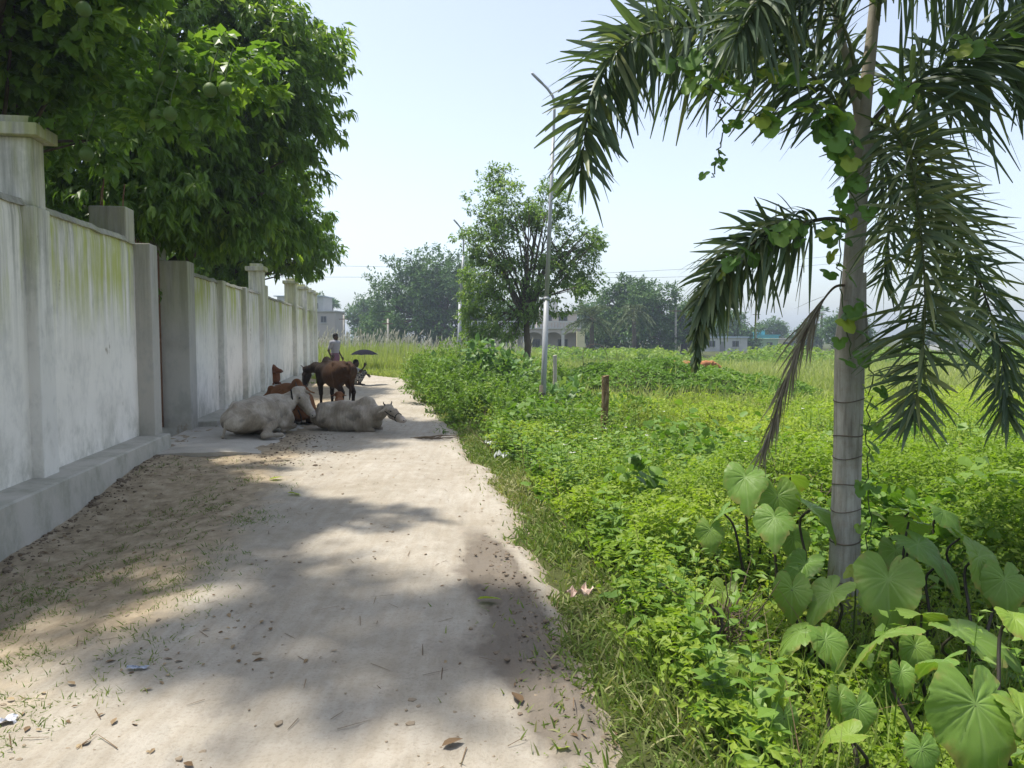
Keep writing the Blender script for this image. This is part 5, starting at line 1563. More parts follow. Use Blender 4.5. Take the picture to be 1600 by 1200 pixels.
# standing dark brown cow, seen from behind, head lowered to the left
def standing(head, hd, neckmid, hs=.9):
    A = lambda x, y, z: (x, y, z)
    pr = [('c', A(.36, 0, .78), A(-.10, 0, .76), .225, .27, .08, (0, 1, 0), .88), ('c', A(-.10, 0, .76), A(-.48, 0, .82), .265, .20, .08), ('c', A(-.48, 0, .86), A(-.70, 0, .84), .195, .13, .08),
          ('c', A(-.66, 0, 1.03), A(.28, 0, 1.0), .03, .045, .08), ('e', A(.36, 0, 1.04), (.17, .075, .11), .07)]
    for sg in (1, -1):
        pr += [('e', A(-.44, .17 * sg, 1.01), (.07, .045, .045), .07), ('c', A(-.44, .17 * sg, 1.0), A(-.74, .09 * sg, .94), .035, .03, .08),
               ('c', A(-.56, .12 * sg, .84), A(-.50, .14 * sg, .58), .16, .085, .07), ('c', A(-.50, .14 * sg, .58), A(-.72, .125 * sg, .42), .08, .05, .05),
               ('c', A(-.72, .125 * sg, .42), A(-.68, .12 * sg, .12), .042, .032, .02), ('c', A(-.68, .12 * sg, .12), A(-.64, .12 * sg, .04), .036, .045, .02), ('e', A(-.76, .125 * sg, .43), (.03, .03, .04), .02),
               ('c', A(.34, .14 * sg, .84), A(.40, .14 * sg, .58), .14, .078, .07), ('c', A(.40, .14 * sg, .58), A(.39, .13 * sg, .34), .07, .042, .03), ('e', A(.40, .13 * sg, .34), (.045, .04, .05), .02),
               ('c', A(.39, .13 * sg, .34), A(.39, .13 * sg, .11), .036, .030, .02), ('c', A(.39, .13 * sg, .11), A(.42, .13 * sg, .04), .034, .045, .02)]
    pr += [('c', A(-.78, 0, 1.0), A(-.86, .0, .80), .03, .024, .03), ('c', A(-.86, 0, .80), A(-.85, .01, .48), .022, .018, .02), ('c', A(-.85, .01, .48), A(-.83, .02, .28), .03, .018, .02)]
    h0 = np.array(A(.46, 0, .84)); hp = np.array(head, float); mid = np.array(neckmid, float)
    pr += [('c', h0, mid, .155, .115, .08), ('c', mid, hp, .112, .085, .06), ('c', h0 + [0, 0, -.15], mid + [0, 0, -.11], .05, .028, .06, (0, 1, 0), .5)]
    hpz, q = head_prims(hp, hd, (0, 0, 1), hs)
    return pr + hpz, q
a7 = math.atan2(.80, -.60)
w0 = at(522, 632, 16.6)
o7 = np.array([w0[0], 16.6, -.01])
hw = at(480, 578, 17.3); hdir = np.array(at(472, 604, 17.2)) - hw
hl = loc2(hw, o7, a7); hdl = loc2(hdir, (0, 0, 0), a7)
pr, q = standing(hl, hdl, (np.array((.46, 0, .90)) + hl) / 2 + [0, 0, .03])
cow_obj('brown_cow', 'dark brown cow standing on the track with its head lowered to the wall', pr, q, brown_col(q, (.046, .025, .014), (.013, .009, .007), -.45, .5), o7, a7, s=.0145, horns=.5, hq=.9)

# brown cow far out in the field
w0 = at(1072, 575, 28)
o6 = np.array([w0[0], 28.0, float(terr(w0[0], 28)) + .02])
pr, q = standing((.92, -.1, .98), (.9, -.3, -.35), (.70, -.05, .95))
cow_obj('brown_cow', 'orange-brown cow far out in the field behind the mound', pr, q, brown_col(q, (.36, .16, .075), (.16, .07, .035), 1.8, .0), o6, R(0), s=.02)

# ------------------------------------------------------------------ people
M['skin'] = plain('dark_skin', (.055, .032, .022), .55, .35, .2, 12)
M['hair'] = plain('black_hair', (.010, .009, .008), .7, .3, .2, 30)
M['shirt'] = plain('pale_grey_shirt', (.27, .275, .31), .9, .1, .2, 9, .3)
M['lungi'] = plain('dusky_purple_wrap', (.16, .09, .13), .9, .1, .3, 9, .3)
M['shirt2'] = plain('faded_grey_shirt', (.33, .34, .35), .9, .1, .25, 9, .3)
def check_mat():
    t = NT('checked_wrap')
    co = t.coord()
    ck = t.n('ShaderNodeTexChecker', {'Vector': co, 'Scale': 16.0, 'Color1': (.34, .33, .31, 1), 'Color2': (.05, .05, .06, 1)}).outputs[0]
    return t.done(t.bsdf(ck, .9, .1))
M['lungi2'] = check_mat()
M['umb'] = plain('black_umbrella_cloth', (.016, .016, .024), .9, .03, .25, 8)
M['metal'] = plain('dull_steel', (.35, .35, .36), .4, .5, .1, 10, 0, .8)
def pobj(name, prims, mat, parent=None, h=.012, sm=2, **props):
    V, Fq = body(prims, h, sm)
    return link(name, build_mesh(name, V, [Fq], smooth=True), mat, parent, **props)
def person_head(c, face, s=1.0):
    """prims of head and neck; c = centre of the head, face = unit facing direction"""
    c = np.array(c, float); f = nrm(np.array(face, float)); l = np.cross([0, 0, 1.0], f); u = np.array([0, 0, 1.0])
    q = lambda a, b, d: c + s * (f * a + l * b + u * d)
    skin = [('e', q(0, 0, .02), (.085 * s, .078 * s, .10 * s), .02), ('c', q(.03, 0, -.03), q(.045, 0, -.085), .062 * s, .038 * s, .03), ('c', q(.085, 0, .0), q(.10, 0, -.03), .012 * s, .016 * s, .015),
            ('e', q(.082, 0, -.065), (.016 * s, .026 * s, .011 * s), .01), ('e', q(0, .08, -.005), (.02 * s, .011 * s, .03 * s), .01), ('e', q(0, -.08, -.005), (.02 * s, .011 * s, .03 * s), .01)]
    hair = [('e', q(-.012, 0, .045), (.094 * s, .086 * s, .088 * s), .02), ('e', q(-.04, 0, .0), (.07 * s, .084 * s, .085 * s), .03)]
    eyes = [q(.078, .03, .005), q(.078, -.03, .005)]
    return skin, hair, eyes
def hand(c, d, pal, s=1.0):
    """palm at c, fingers along d, palm facing pal"""
    c = np.array(c, float); d = nrm(np.array(d, float)); n = np.array(pal, float); n = nrm(n - d * np.dot(n, d)); l = np.cross(n, d)
    q = lambda a, b, e: c + s * (d * a + l * b + n * e)
    pr = [('c', q(-.04, -.015, 0), q(.03, -.02, 0), .021 * s, .02 * s, .012), ('c', q(-.04, .012, 0), q(.03, .02, 0), .021 * s, .018 * s, .012)]
    for b, L in ((-.033, .058), (-.011, .07), (.011, .075), (.033, .066)):
        pr += [('c', q(.035, b, 0), q(.035 + L * .55, b * 1.15, .012), .0095 * s, .009 * s, .004), ('c', q(.035 + L * .55, b * 1.15, .012), q(.035 + L * .8, b * 1.1, .034), .009 * s, .0075 * s, .004)]
    pr += [('c', q(-.02, .03, .005), q(.015, .058, .018), .012 * s, .010 * s, .008), ('c', q(.015, .058, .018), q(.045, .06, .034), .0095 * s, .008 * s, .004)]
    return pr
def finish_person(root, hair, eyes):
    pobj('hair', hair, M['hair'], root)
    for e in eyes:
        bm = bmesh.new(); bmesh.ops.create_uvsphere(bm, u_segments=8, v_segments=6, radius=.011)
        me = bpy.data.meshes.new('eye'); bm.to_mesh(me); bm.free()
        link('eye', me, M['eye'], root).location = Vector(e)
# standing person (faces right, slightly to the camera); local axes = world axes, origin at the feet
wp = at(524, 588, 27.0)
base = np.array([wp[0], 27.0, -.02])
Hh = at(525, 521, 27.0)[2] - base[2]
k = Hh / 1.66
face = nrm(np.array([.85, -.5, 0]))
sk, hr, ey = person_head((.03 * k, 0, 1.545 * k), face, k)
z_ = lambda x, y, z: (x * k, y * k, z * k)
lat = np.array([.5, .85, 0]) * k                         # towards the person's left (away)
sh_l, sh_r = np.array(z_(0, 0, 1.34)) + lat * .17, np.array(z_(0, 0, 1.34)) - lat * .17
hp_l, hp_r = np.array(z_(0, 0, .86)) + lat * .09, np.array(z_(0, 0, .86)) - lat * .09
def arm(sh, el, wr, s):
    return [('c', sh, el, .048 * s, .038 * s, .03), ('c', el, wr, .036 * s, .024 * s, .02)]
el_r = sh_r + np.array([-.10, -.02, -.27]) * k; wr_r = el_r + np.array([.10, -.06, -.20]) * k
el_l = sh_l + np.array([-.02, .06, -.28]) * k; wr_l = el_l + np.array([.12, -.02, -.20]) * k
bodyp = sk + [('c', z_(.01, 0, 1.46), z_(0, 0, 1.36), .05 * k, .06 * k, .03), ('c', z_(0, 0, 1.28), z_(0, 0, .95), .13 * k, .115 * k, .05), ('c', sh_l, sh_r, .06 * k, .06 * k, .05), ('c', hp_l, hp_r, .10 * k, .10 * k, .05)]
for hp, dx in ((hp_l, .03), (hp_r, -.02)):
    kn = hp + np.array([dx + .02, 0, -.40]) * k; an = kn + np.array([-.02, 0, -.39]) * k
    bodyp += [('c', hp, kn, .085 * k, .055 * k, .04), ('c', kn, an, .052 * k, .034 * k, .03), ('c', an - np.array([0, 0, .02]), an + np.array([.13, -.07, -.04]) * k, .036 * k, .026 * k, .02)]
bodyp += arm(sh_r, el_r, wr_r, k) + arm(sh_l, el_l, wr_l, k) + hand(wr_r + np.array([.03, -.02, -.06]) * k, (.4, -.2, -.9), (0, 1, 0), k) + hand(wr_l + np.array([.03, -.01, -.06]) * k, (.4, 0, -.9), (0, -1, 0), k)
per = pobj('person', bodyp, M['skin'], None, label='person in a pale shirt and purple wrap standing behind the dark cow', category='person')
per.location = base
pobj('shirt', [('c', z_(0, 0, 1.31), z_(0, 0, .93), .142 * k, .135 * k, .05), ('c', sh_l, sh_r, .075 * k, .075 * k, .05), ('c', sh_r, sh_r + (el_r - sh_r) * .7, .07 * k, .06 * k, .03), ('c', sh_l, sh_l + (el_l - sh_l) * .7, .07 * k, .06 * k, .03)], M['shirt'], per)
pobj('wrap_skirt', [('c', z_(0, 0, .97), z_(.0, 0, .82), .138 * k, .15 * k, .05), ('c', z_(0, 0, .82), z_(.02, 0, .28), .15 * k, .145 * k, .05)], M['lungi'], per)
finish_person(per, hr, ey)

# squatting man (faces right) who holds the umbrella
wp = at(556, 597, 24.6)
base = np.array([wp[0], 24.6, -.01])
sk, hr, ey = person_head((.02, 0, .72), nrm(np.array([.9, -.35, .0])), .98)
hip = np.array([-.10, 0, .16]); chest = np.array([-.05, 0, .46])
bodyp = sk + [('c', (.0, 0, .63), (-.02, 0, .55), .05, .06, .03), ('c', chest, hip, .13, .125, .06), ('c', (-.04, .17, .53), (-.04, -.17, .53), .058, .058, .05)]
for sg in (1, -1):
    hp = hip + [0, .10 * sg, 0]; kn = np.array([.26, .12 * sg, .42]); an = np.array([.10, .13 * sg, .07])
    bodyp += [('c', hp, kn, .085, .056, .04), ('c', kn, an, .053, .034, .03), ('c', an - [.03, 0, .03], an + [.15, .02 * sg, -.045], .036, .026, .02)]
shr, shl = np.array([-.04, -.17, .53]), np.array([-.04, .17, .53])
elr, wrr = np.array([.20, -.19, .46]), np.array([.30, -.10, .62])
ell_, wrl = np.array([.20, .17, .44]), np.array([.36, .02, .36])
bodyp += arm(shr, elr, wrr, 1) + arm(shl, ell_, wrl, 1)
gp = np.array([.31, -.06, .68])
bodyp += hand(gp + [0, -.022, 0], (.1, .2, 1), (0, 1, 0)) + hand(wrl + [.05, 0, -.04], (.7, -.1, -.6), (0, -1, 0))
sq = pobj('person', bodyp, M['skin'], None, label='person squatting on the track edge under the black umbrella', category='person')
sq.location = base
pobj('shirt', [('c', chest + [0, 0, .02], hip + [0, 0, .06], .145, .145, .05), ('c', (-.04, .17, .53), (-.04, -.17, .53), .075, .075, .05), ('c', shr, shr + (elr - shr) * .65, .066, .056, .03), ('c', shl, shl + (ell_ - shl) * .65, .066, .056, .03)], M['shirt2'], sq)
pobj('wrap_skirt', [('c', hip, hip + [.02, 0, -.05], .14, .12, .05), ('c', hip + [0, .1, 0], (.26, .12, .42), .10, .072, .05), ('c', hip + [0, -.1, 0], (.26, -.12, .42), .10, .072, .05), ('c', (.26, .12, .42), (.14, .13, .18), .07, .06, .04), ('c', (.26, -.12, .42), (.14, -.13, .18), .07, .06, .04)], M['lungi2'], sq)
finish_person(sq, hr, ey)
# umbrella
uo = empty('umbrella', tuple(base + gp), label='open black umbrella held by the squatting person', category='umbrella')
top = np.array(at(569, 546, 24.6)) - (base + gp)
axu = nrm(np.array([.03, 0, 1.0]))
shaft = [np.array([.01, 0, -.22]), np.array([0, 0, 0]), top]
V, F = tube(shaft, .006, 8); link('shaft', build_mesh('shaft', V, F, smooth=True), M['metal'], uo)
V, F = tube(spline([(.01, 0, -.16), (.01, 0, -.24), (.03, 0, -.28), (.055, 0, -.25)], 10), .012, 8); link('handle', build_mesh('handle', V, F, smooth=True), M['rope'], uo)
V, F = tube([top, top + [0, 0, .06]], [.008, .004], 6); link('ferrule', build_mesh('ferrule', V, F), M['metal'], uo)
RU_ = .45
na, nr = 8, 6
for s_ in range(na):
    Vv = []
    for kk in range(nr + 1):
        rr_ = kk / nr
        for m_ in range(7):
            a = (s_ + m_ / 6) / na * 2 * np.pi
            sc = 1 - .06 * math.sin(m_ / 6 * math.pi) * rr_
            Vv.append(top + np.array([RU_ * rr_ * sc * math.cos(a), RU_ * rr_ * sc * math.sin(a), -.17 * rr_ ** 2 + .012 * math.sin(m_ / 6 * math.pi) * rr_]))
    i = np.arange(nr)[:, None] * 7; j = np.arange(6)[None]
    link('canopy_panel', build_mesh('canopy_panel', Vv, [np.stack([i + j, i + 7 + j, i + 8 + j, i + 1 + j], -1).reshape(-1, 4)], smooth=True), M['umb'], uo)
    a = s_ / na * 2 * np.pi
    V, F = tube([top + np.array([RU_ * t_ * math.cos(a), RU_ * t_ * math.sin(a), -.17 * t_ ** 2 - .008]) for t_ in np.linspace(.02, 1.02, 7)], .003, 5)
    link('rib', build_mesh('rib', V, F), M['metal'], uo)
# ------------------------------------------------------------------ lamp posts
M['galv'] = plain('galvanised_steel', (.34, .355, .37), .55, .4, .15, 5, 0, .2)
M['mudsteel'] = plain('weed_stained_steel', (.11, .10, .075), .9, .1, .4, 9, .3)
def lamp_post(label, base, Y, pts, r0, zb=.85):
    b = at(base[0], base[1], Y); bz = float(terr(b[0], Y)) - .05
    root = empty('lamp_post', (b[0], Y, bz), label=label, category='lamp post', group='galvanised lamp posts')
    B = np.array(root.location)
    P = [at(x_, y_, Y) - B for x_, y_ in pts]           # foot, joint, top of the shaft, arm
    foot = np.array([0, 0, 0.0])
    j1 = P[0]
    V, F = tube([foot, j1 * [1, 1, 1]], [r0 * 1.15, r0 * 1.08], 12); link('lower_shaft', build_mesh('lower_shaft', V, F, smooth=True), M['galv'], root)
    V, F = tube([j1 - [0, 0, .02], j1 + [0, 0, .05]], [r0 * 1.25, r0 * 1.2], 12); link('joint_collar', build_mesh('joint_collar', V, F, smooth=True), M['galv'], root)
    V, F = tube([j1, P[1]], [r0 * .92, r0 * .66], 12); link('upper_shaft', build_mesh('upper_shaft', V, F, smooth=True), M['galv'], root)
    arm_ = spline([P[1] - (P[1] - j1) * .02] + P[1:], 16)
    V, F = tube(arm_, np.linspace(r0 * .62, r0 * .5, 16), 10); link('arm', build_mesh('arm', V, F, smooth=True), M['galv'], root)
    d = nrm(arm_[-1] - arm_[-3])
    V, F = tube([arm_[-1] - d * .05, arm_[-1] + d * .1, arm_[-1] + d * .24, arm_[-1] + d * .27], [r0 * .5, r0 * .6, r0 * .58, r0 * .3], 10)
    Vv = V; link('lamp_head', build_mesh('lamp_head', Vv, F, smooth=True), M['galv'], root)
    V, F = tube([(0, 0, .02), (0.005, 0, zb * .5), (0, 0, zb)], [r0 * 1.5, r0 * 1.32, r0 * 1.2], 12)
    o = link('foot_sleeve', build_mesh('foot_sleeve', V, F, smooth=True), M['mudsteel'], root)
    for z in (zb * .35, zb * .8):
        V, F = tube([(0, 0, z - .02), (0, 0, z + .02)], r0 * 1.55, 12); link('clamp', build_mesh('clamp', V, F), M['mudsteel'], o)
lamp_post('near tall lamp post with a bent arm, in front of the slender tree', (847, 650), 15.2, [(854, 468), (865, 205), (866, 160), (858, 142), (846, 129)], .048)
lamp_post('far lamp post with a bent arm, left of the slender tree', (716, 560), 34.0, [(719, 470), (724, 400), (724, 372), (720, 357), (715, 350)], .07)

# weathered post and the small concrete stub
def post_mat():
    t = NT('weathered_post')
    co = t.coord()
    a = t.noise(t.mapped(co, (1, 1, .4)), 14, 6, .7, dist=.5)
    col = t.ramp(a, [(.35, (.05, .035, .02)), (.5, (.17, .11, .06)), (.68, (.34, .27, .17))])
    return t.done(t.bsdf(col, .95, .1, t.bump(a, .8, .03)))
M['post'] = post_mat()
def rough_post(name, label, px, pyb, pyt, Y, w, mat, lean=0):
    b = at(px, pyb, Y); bz = float(terr(b[0], Y)) - .05; h_ = at(px, pyt, Y)[2] - bz
    n = 22; a = np.linspace(0, 2 * np.pi, 13)[:-1]
    zs = np.linspace(0, h_, n)
    Vv = []
    for z in zs:
        sq_ = np.minimum(1 / np.maximum(np.abs(np.cos(a)), 1e-3), 1 / np.maximum(np.abs(np.sin(a)), 1e-3)) * .85
        r_ = w / 2 * sq_ * (.85 + .4 * fbm(a * 1.3 + z * 2, z * 6 + a * 0, 360, 3))
        Vv += [(r_[i] * math.cos(a[i]) + lean * z, r_[i] * math.sin(a[i]), z + (.03 * vnoise(a[i] * 2, 0, 362) if z == zs[-1] else 0)) for i in range(12)]
    i = np.arange(n - 1)[:, None] * 12; j = np.arange(12)[None]; k2 = (j + 1) % 12
    F = [np.stack([i + j, i + k2, i + 12 + k2, i + 12 + j], -1).reshape(-1, 4), (np.arange(12) + (n - 1) * 12)[None]]
    o = link(name, build_mesh(name, Vv, F), mat, None, label=label, category='post')
    o.location = (b[0], Y, bz)
    return o
rough_post('weathered_post', 'short crumbling brown post standing in the weeds', 943, 690, 589, 11.8, .12, M['post'], .02)
rough_post('concrete_stub', 'small pale concrete marker stub beyond the lamp post', 867, 575, 556, 21, .12, M['slab'])
# thin wire hoop sticking out of the mound creeper
hp_ = spline([at(x_, y_, 19.5) for x_, y_ in ((912, 572), (911, 550), (920, 540), (935, 538), (946, 548), (950, 570))], 20)
V, F = tube(hp_ - hp_[0], .007, 5)
o = link('wire_hoop', build_mesh('wire_hoop', V, F), M['twig'], None, label='thin bent wire hoop rising from the mound creeper', category='wire hoop'); o.location = hp_[0]
# string hanging from the right palm frond
st_ = np.array([at(1432, 215, 4.35), at(1415, 260, 4.3), at(1400, 335, 4.27)])
V, F = tube(st_ - st_[0], .003, 5)
o = link('white_cord', build_mesh('white_cord', V, F), plain('white_cord', (.7, .68, .6), .9, .1), None, label='pale cord stretched down the big hanging palm frond', category='cord'); o.location = st_[0]

# ------------------------------------------------------------------ far palms
M['datepalm'] = leaf_mat('date_palm_leaflet', (.05, .08, .03), (.085, .12, .05), (.13, .16, .07), .2, .6, .2)
def date_palm(label, px, pybase, pycrown, Y, n, fl, droop_=.5, dead=0):
    b = at(px, pybase, Y); c = at(px, pycrown, Y)
    root = empty('date_palm', (b[0], Y, -.9), label=label, category='palm', group='date palms beyond the field')
    h_ = c[2] + .9
    V, F = tube([(0, 0, -.2), (.05, 0, h_ * .5), (0, 0, h_)], [.26, .2, .22], 10)
    link('trunk', build_mesh('trunk', V, F, smooth=True), M['bark'], root)
    for k in range(n):
        a = k * 2.4; e = rng.uniform(-.5, 1.1)
        d = np.array([math.cos(a) * math.cos(e), math.sin(a) * math.cos(e), math.sin(e)])
        L = fl * rng.uniform(.85, 1.1)
        pts = [np.array([0, 0, h_]) + d * L * t_ - np.array([0, 0, droop_ * L * t_ ** 2]) for t_ in (0, .35, .7, 1)]
        frond(pts, 44, fl * .24, .07, M['datepalm'], M['rachis'], .15, 48, .12, [0, 180], .5, .03, parent=root, jit=.1)
date_palm('bushy date palm beside the arcaded house', 924, 535, 497, 70, 34, 2.5, .35)
date_palm('date palm with drooping browner crown, second from the arcaded house', 990, 535, 485, 76, 26, 2.2, .75)
# fan palm, far
fp = at(1283, 530, 135); fc = at(1283, 489, 135)
root = empty('fan_palm', (fp[0], 135, -.9), label='distant single fan palm beyond the field, left of the ringed trunk', category='palm')
h_ = fc[2] + .9
V, F = tube([(0, 0, -.2), (0, 0, h_)], [.3, .2], 8); link('trunk', build_mesh('trunk', V, F, smooth=True), M['bark'], root)
mb = MB()
for k in range(26):
    d = rdir(1, -.5, 1)[0]; c_ = np.array([0, 0, h_]) + d * .9
    m = 11; sp_ = nrm(np.cross(d, [0, 0, 1.0]) + 1e-3); up_ = np.cross(sp_, d)
    a = np.linspace(-1.3, 1.3, m)
    D = np.cos(a)[:, None] * d + np.sin(a)[:, None] * sp_
    ribbons(np.repeat(c_[None], m, 0), D, .75, .2, .15, .4, (.4, 1, .8, .1), np.repeat(up_[None] * .3 + sp_[None], m, 0), mb=mb)
mb.obj('crown', M['fartree'], root, kind='stuff')
fp = at(497 + 23, 525, 150)
root = empty('fan_palm', (fp[0], 150, -.9), label='tiny distant fan palm right of the two-storey house', category='palm')
h_ = at(520, 475, 150)[2] + .9
V, F = tube([(0, 0, -.2), (0, 0, h_)], [.3, .2], 8); link('trunk', build_mesh('trunk', V, F, smooth=True), M['bark'], root)
mb = MB()
d = rdir(160, -.4, 1)
ribbons(np.repeat(np.array([[0, 0, h_]]), 160, 0) + d * .3, d, 1.5, .25, .3, .5, (.3, 1, .9, .1), mb=mb)
mb.obj('crown', M['fartree'], root, kind='stuff')

# ------------------------------------------------------------------ far buildings
M['pinkw'] = plain('faded_pink_plaster', (.42, .38, .345), .9, .1, .15, 1.5)
M['whitew'] = plain('weathered_white_plaster', (.46, .46, .445), .9, .1, .15, 1.5)
M['bluew'] = plain('pale_blue_sheet', (.42, .52, .62), .7, .2, .1, 1.5)
M['teal'] = plain('turquoise_paint', (.10, .48, .56), .8, .2, .12, 1.5)
M['greenw'] = plain('green_painted_wall', (.30, .42, .24), .85, .1, .15, 1.5)
M['yelw'] = plain('pale_yellow_wall', (.62, .57, .36), .85, .1, .15, 1.5)
M['pane'] = plain('dark_window', (.03, .035, .04), .2, .5, .1)
M['shut'] = plain('grey_shutter', (.20, .20, .19), .7, .2, .1)
def part(root, name, mat, x0, x1, y0, y1, z0, z1, parent=None):
    return MB().box(x0, x1, y0, y1, z0, z1).obj(name, mat, parent or root)
def window(root, x0, x1, y, z0, z1, n=2):
    w = part(root, 'window', M['shut'], x0, x1, y - .04, y - .002, z0, z1)
    for k in range(n):
        a = x0 + .06 + (x1 - x0 - .06) * k / n
        part(root, 'pane', M['pane'], a, a + (x1 - x0 - .06) / n - .06, y - .05, y - .041, z0 + .06, z1 - .06, w)
    part(root, 'sill', M['whitew'], x0 - .08, x1 + .08, y - .14, y - .002, z0 - .09, z0 - .001, w)
# two-storey house at the wall end
Yh = 105
xr = at(524, 500, Yh)[0]; xl = xr - 9; zt = at(510, 487, Yh)[2]; zt2_ = at(510, 463, Yh)[2]
h = empty('village_house', ((xl + xr) / 2, Yh + 3, -.9), label='two-storey pale house just beyond the end of the wall', category='house', group='houses beyond the field')
ox, oy = h.location.x, h.location.y
part(h, 'wall', M['pinkw'], xl - ox, xr - ox, -3, 3, 0, zt + .9)
part(h, 'upper_room', M['whitew'], xl - ox + 1, xr - ox - 1.7, -2.6, 2.6, zt + .95, zt2_ + .9)
part(h, 'roof', M['whitew'], xl - ox - .2, xr - ox + .25, -3.3, 3.2, zt + .901, zt + 1.05)
part(h, 'roof_slab', M['bluew'], xl - ox + .6, xr - ox - 1.5, -3.0, 2.8, zt2_ + .901, zt2_ + 1.0)
for k in range(4):
    x = xr - ox - 1.5 - 2.1 * k
    window(h, x - .5, x + .3, -3, 1.2, 2.3); window(h, x - .5, x + .3, -3, zt - .6, zt + .3)
window(h, xr - ox - 3.2, xr - ox - 2.4, -2.6, zt + 1.3, zt + 2.1)
# arcaded house behind the slender tree
Ya = 82
x0, x1 = at(726, 500, Ya)[0], at(913, 500, Ya)[0]
h = empty('village_house', ((x0 + x1) / 2, Ya + 4, -.9), label='pale pink arcaded house behind the slender roadside tree', category='house', group='houses beyond the field')
ox = h.location.x; w_ = x1 - x0
zf = at(880, 514, Ya)[2] + .9; zr = at(880, 487, Ya)[2] + .9
part(h, 'wall', M['pinkw'], -w_ / 2, w_ / 2, -2.4, 3, 0, zf)
part(h, 'upper_wall', M['pinkw'], w_ / 2 - 5.0, w_ / 2 - .6, -1.6, 2.6, zf + .13, zr)
part(h, 'floor_slab', M['whitew'], -w_ / 2 - .15, w_ / 2 + .15, -4.0, 3.1, zf + .001, zf + .13)
part(h, 'roof', M['whitew'], w_ / 2 - 5.3, w_ / 2 - .3, -2.0, 2.9, zr + .001, zr + .14)
part(h, 'stair_room', M['whitew'], w_ / 2 - 4.6, w_ / 2 - 2.6, -.5, 2.2, zr + .141, zr + 1.5)
na_ = int(w_ / 1.9)
for k in range(na_ + 1):
    x = -w_ / 2 + .2 + k * (w_ - .4) / na_
    part(h, 'column', M['whitew'], x - .16, x + .16, -3.9, -3.58, 0, zf)
for k in range(na_):
    xa = -w_ / 2 + .36 + k * (w_ - .4) / na_; xb = xa + (w_ - .4) / na_ - .32
    xc = (xa + xb) / 2; rad = (xb - xa) / 2
    th = np.linspace(0, np.pi, 11)
    bot = np.array([(xc + rad * math.cos(t_), zf - .9 + .55 * math.sin(t_)) for t_ in th])
    V = [(x, -3.85, z) for x, z in bot] + [(x, -3.85, zf - .001) for x, _ in bot] + [(x, -3.63, z) for x, z in bot] + [(x, -3.63, zf - .001) for x, _ in bot]
    F = []
    for q_ in range(10):
        F += [(q_, q_ + 1, 12 + q_, 11 + q_), (23 + q_, 22 + q_, 33 + q_, 34 + q_), (q_ + 1, q_, 22 + q_, 23 + q_)]
    MB().add(V, [F]).obj('arch', M['pinkw'], h)
nbal = 40
bal = part(h, 'balustrade_rail', M['whitew'], -w_ / 2, w_ / 2, -3.98, -3.84, zf + .75, zf + .86)
for k in range(nbal):
    x = -w_ / 2 + .1 + (w_ - .2) * k / (nbal - 1)
    part(h, 'baluster', M['whitew'], x - .06, x + .06, -3.96, -3.86, zf + .131, zf + .749, bal)
for x in (w_ / 2 - 4.3, w_ / 2 - 2.6): window(h, x, x + 1.0, -1.6, zf + .8, zf + 1.8)
for k in range(4): window(h, -w_ / 2 + 1 + k * 3.0, -w_ / 2 + 2.1 + k * 3.0, -2.4, 1.0, 2.1)
yb = at(905, 520, Ya)
part(h, 'gate_pillar', M['yelw'], at(900, 520, Ya)[0] - ox, at(912, 520, Ya)[0] - ox, -5.2, -4.6, -.2, at(905, 518, Ya)[2] + .9)
# low buildings to the right
def low_house(label, px0, px1, pyt, Y, mat, roofm, d=5, nwin=2, extra=None):
    a, b = at(px0, pyt, Y), at(px1, pyt, Y)
    h = empty('low_building', ((a[0] + b[0]) / 2, Y + d / 2, -1.3), label=label, category='building', group='houses beyond the field')
    w = (b[0] - a[0]) / 2; zt = a[2] + 1.3
    part(h, 'wall', mat, -w, w, -d / 2, d / 2, 0, zt - .15)
    part(h, 'roof', roofm, -w - .2, w + .2, -d / 2 - .25, d / 2 + .2, zt - .149, zt)
    for k in range(nwin):
        x = -w + (k + .5) * 2 * w / nwin
        window(h, x - .5, x + .5, -d / 2, zt - 1.5, zt - .6)
    part(h, 'door', M['shut'], -w * .05 - .4, -w * .05 + .4, -d / 2 - .03, -d / 2 - .001, 0, min(2.0, zt - .4))
    return h, w, zt
low_house('low pale blue sheet-roofed shed beyond the left palm frond', 1094, 1168, 526, 112, M['whitew'], M['bluew'])
low_house('long low green building in front of the turquoise house', 1110, 1216, 529, 128, M['greenw'], M['greenw'], nwin=4)
hh_, w_, zt_ = low_house('turquoise house with a stepped roof beyond the field', 1176, 1217, 523, 140, M['teal'], M['teal'])
part(hh_, 'upper_room', M['teal'], -w_ * .98, 0, -2, 2.2, zt_ + .001, zt_ + .9); part(hh_, 'roof', M['pinkw'], -w_ * 1.02, .2, -2.3, 2.4, zt_ + .901, zt_ + 1.0)
low_house('low pale yellow building right of the turquoise house', 1217, 1262, 529, 130, M['yelw'], M['pinkw'], nwin=2)
low_house('grey low building glimpsed behind the right palm frond', 1480, 1640, 532, 120, M['whitew'], M['shut'], nwin=4)

